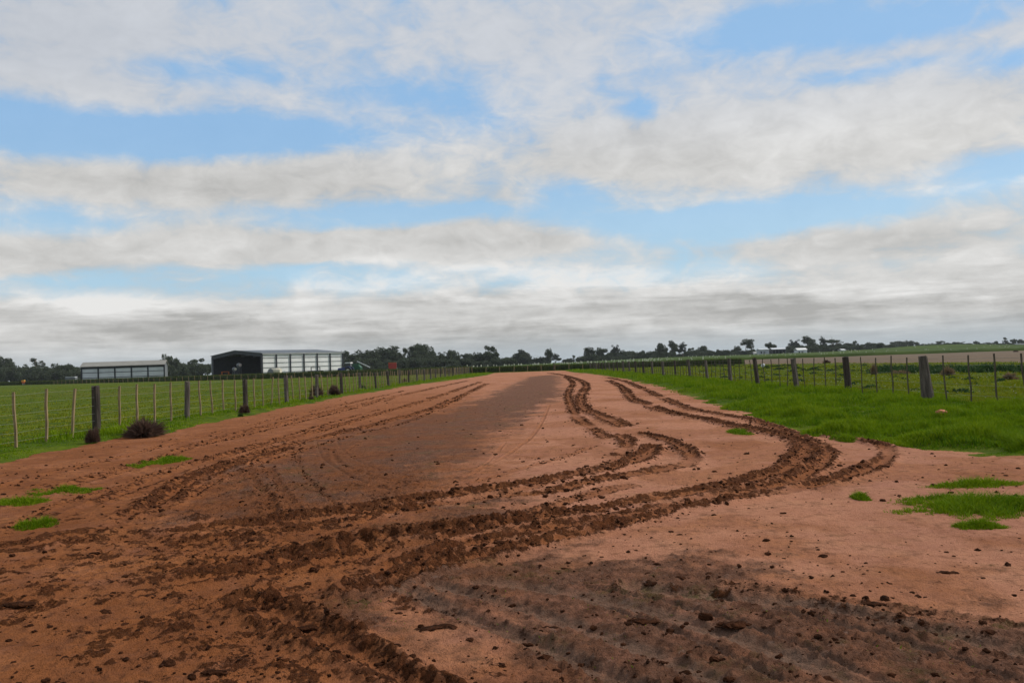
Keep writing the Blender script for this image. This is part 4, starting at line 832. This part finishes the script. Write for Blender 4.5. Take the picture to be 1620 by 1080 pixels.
def tank(px,Y,zc,rad,ln,mt,rz,lb,legs=True,body=None):
    x,y=place(px,Y); r=empty('storage_tank',(x,y,HZ(x,y)),rz); tag(r,lb,'tank')
    prof=[(-ln/2,rad*.35),(-ln/2+.08,rad*.75),(-ln/2+.25,rad),(ln/2-.25,rad),(ln/2-.08,rad*.75),(ln/2,rad*.35)]
    MB().tube([(p[0],0,zc) for p in prof],[p[1] for p in prof],14).build('barrel',body or mt,r,True)
    MB().tube([(ln/2-.06,0,zc),(ln/2+.06,0,zc)],rad*.8,14).build('end_cap',mt,r); MB().tube([(0,0,zc+rad*.9),(0,0,zc+rad+.2)],.22,10).build('lid',M_GREY,r)
    fr=MB()
    for sx in (-1,1):
        fr.box(sx*ln*.3-.06,sx*ln*.3+.06,-rad*.7,rad*.7,zc-rad-.12,zc-rad*.8)
        for sy in (-1,1): fr.box(sx*ln*.3-.05,sx*ln*.3+.05,sy*rad*.65-.05,sy*rad*.65+.05,0,zc-rad*.85)
    fr.box(-ln*.4,ln*.4,-.06,.06,zc-rad-.25,zc-rad-.13); fr.build('stand',M_GREY,r)
    return r
tank(437,262,1.75,.95,3.0,M_CREAM,-.2,'cream tank lying on a stand in front of the white bays')
tank(378.5,284,4.25,.62,2.6,M_PINK,-.95,'higher of two round ended tanks inside the open shed',body=M_GREY)
tank(371,282,2.95,.52,2.4,M_CREAM,-.95,'lower of two round ended tanks inside the open shed',body=M_GREY)
def hopper(px,Y,s,mt,lb,nm='seed_hopper'):
    x,y=place(px,Y); r=empty(nm,(x,y,HZ(x,y)),.4); tag(r,lb,'hopper')
    MB().prism([(-.25*s,.5*s),(.25*s,.5*s),(.7*s,1.3*s),(.62*s,1.9*s),(.2*s,2.3*s),(-.3*s,2.2*s),(-.75*s,1.3*s)],-.55*s,.55*s).build('bin',mt,r)
    l=MB(); [l.box(a*.45*s-.05,a*.45*s+.05,b*.45*s-.05,b*.45*s+.05,0,1.2*s) for a in (-1,1) for b in (-1,1)]; l.build('stand',M_STEEL,r)
hopper(427.5,261,1.15,M_GREY,'dark grey seed hopper just left of the cream tank')
hopper(449,262,.75,M_WHITE2,'small pale hopper just right of the cream tank')
def implement(px,Y,mt,lb,s=1.0):
    x,y=place(px,Y); r=empty('tillage_implement',(x,y,HZ(x,y)),.15); tag(r,lb,'implement')
    MB().box(-2.4*s,2.4*s,-.08,.08,1.3*s,1.5*s).box(-2.4*s,2.4*s,1.0,1.16,1.1*s,1.3*s).box(-1.4*s,-1.25*s,-.1,1.2,1.2*s,2.6*s).box(1.25*s,1.4*s,-.1,1.2,1.2*s,2.6*s).box(-1.4*s,1.4*s,-.05,.1,2.45*s,2.62*s).build('frame',mt,r)
    for k in range(9): MB().tube([(-2.2*s+k*.55*s,0,1.3*s),(-2.3*s+k*.55*s,-.2,.8*s),(-2.1*s+k*.55*s,.05,.1)],.05,5).build('tine',mt,r)
    for s2 in (-1,1): wheel(r,s2*1.8*s,.6,.45*s,.25)
implement(499,262,M_STEEL,'dark tined implement standing against the white shed side')
implement(356,288,M_ORANGE,'orange implement in the dark front of the big shed',.85)
def trailer(px,Y,w,h,mt,lb):
    x,y=place(px,Y); r=empty('stock_trailer',(x,y,HZ(x,y)),.05); tag(r,lb,'trailer')
    MB().box(-w/2,w/2,-.9,.9,.8,.8+h).build('body',mt,r); MB().prism([(-w/2-.1,.82+h),(w/2+.1,.82+h),(w/2-.3,1.0+h),(-w/2+.3,1.0+h)],-1,1).build('cover',M_WHITE2,r)
    for z in (1.2,1.6): MB().box(-w/2,w/2,-.96,-.9,z-.04,z+.04).build('rail',M_GREY,r)
    for sx in (-.6,.6): wheel(r,sx,-1.0,.4,.25); wheel(r,sx,1.0,.4,.25)
    MB().box(w/2,w/2+1.1,-.05,.05,.6,.75).build('drawbar',M_STEEL,r)
trailer(113,300,3.4,1.3,M_GREY,'low grey green trailer left of the small pale shed')
def spreader():
    x,y=place(37,290); r=empty('spreader_cart',(x,y,HZ(x,y)),.1); r.scale=(.7,.7,.75); tag(r,'small orange and yellow cart in front of the trees at far left','cart')
    MB().prism([(-.4,.9),(.4,.9),(.8,1.9),(-.8,1.9)],-.6,.6).build('bin',M_ORANGE,r); MB().prism([(-.8,1.91),(.8,1.91),(.5,2.25),(-.5,2.25)],-.55,.55).build('load',mat('yellow_load',(.75,.42,.05),.7,.2,2),r)
    for s in (-1,1): wheel(r,0,s*.7,.4,.2)
    MB().box(.4,1.6,-.05,.05,.7,.8).build('drawbar',M_STEEL,r)
spreader()
def far_building(x0,x1,ty,ey,Y,wm,rm,lb,openf=False,nm='farm_building'):
    a=place(x0,Y); b=place(x1,Y); w=b[0]-a[0]; t=at((x0+x1)/2,ty,Y).z; e=at((x0+x1)/2,ey,Y).z; g=HZ(a[0]+w/2,Y)
    r=empty(nm,(a[0],Y,g)); tag(r,lb,'building'); H=e-g; R=max(.15,t-e); d=8.0
    if openf:
        MB().box(0,w,d-.2,d,0,H).box(0,.2,0,d-.2,0,H).box(w-.2,w,0,d-.2,0,H).build('wall',M_STEEL,r)
        for i in range(5): MB().box(w*i/4-.12,w*i/4+.12,-.12,.12,0,H-.01).build('post',M_GREY,r)
    else:
        wl=MB().box(0,w,0,d,0,H).build('wall',wm,r); MB().box(w*.4,w*.6,-.06,.0-.003,0,H*.7).build('door',M_GREY,r); MB().box(w*.1,w*.25,-.05,-.003,H*.4,H*.7).build('window',M_GLASS,r)
    MB().prism([(-.4,H+.01),(d/2,H+R),(d+.4,H+.01),(d+.4,H+.15),(d/2,H+R+.15),(-.4,H+.15)],-.3,w+.3,'x').build('roof',rm,r)
far_building(1202,1217,551.5,553,600,mat('far_white',(.36,.38,.40),.7,.1,.3),M_WHITE2,'pale grey shed, leftmost of the large distant farm buildings')
far_building(1222,1243,550,552.5,600,M_GREY,M_WHITE2,'distant open fronted shed with dark bays right of the pale grey one',True)
far_building(1262,1277,550.5,553.5,605,M_WHITE2,M_WHITE,'distant house with a pale roof behind the dark bushes')
far_building(1194,1199,557,558,620,M_WHITE,M_WHITE,'tiny white hut left of the pale grey distant shed')
far_building(1332,1338,552,553.5,620,M_WHITE2,M_WHITE,'tiny white hut below the flat topped gum tree')
far_building(1377,1386,549.5,551,640,M_WHITE2,M_WHITE,'small pale roofed building among trees right of the flat topped gum')
far_building(1608,1640,543,544.5,800,M_WHITE2,M_ROOF,'long low grey roofed building at the right horizon')


# ------------------------------------------------------------------ air
hz=MB().box(-1500,1700,-80,1900,-1.3,24).build('haze',M_GREY); tag(hz,kind='stuff',label='thin pale haze in the air over the fields',cat='haze')
hm=bpy.data.materials.new('air'); hm.use_nodes=True; nt=hm.node_tree; nt.nodes.remove(nt.nodes['Principled BSDF']); pv=nt.nodes.new('ShaderNodeVolumePrincipled'); pv.inputs['Density'].default_value=.00008; pv.inputs['Color'].default_value=(.9,.95,1,1); nt.links.new(pv.outputs[0],nt.nodes['Material Output'].inputs['Volume']); hz.data.materials.clear(); hz.data.materials.append(hm)
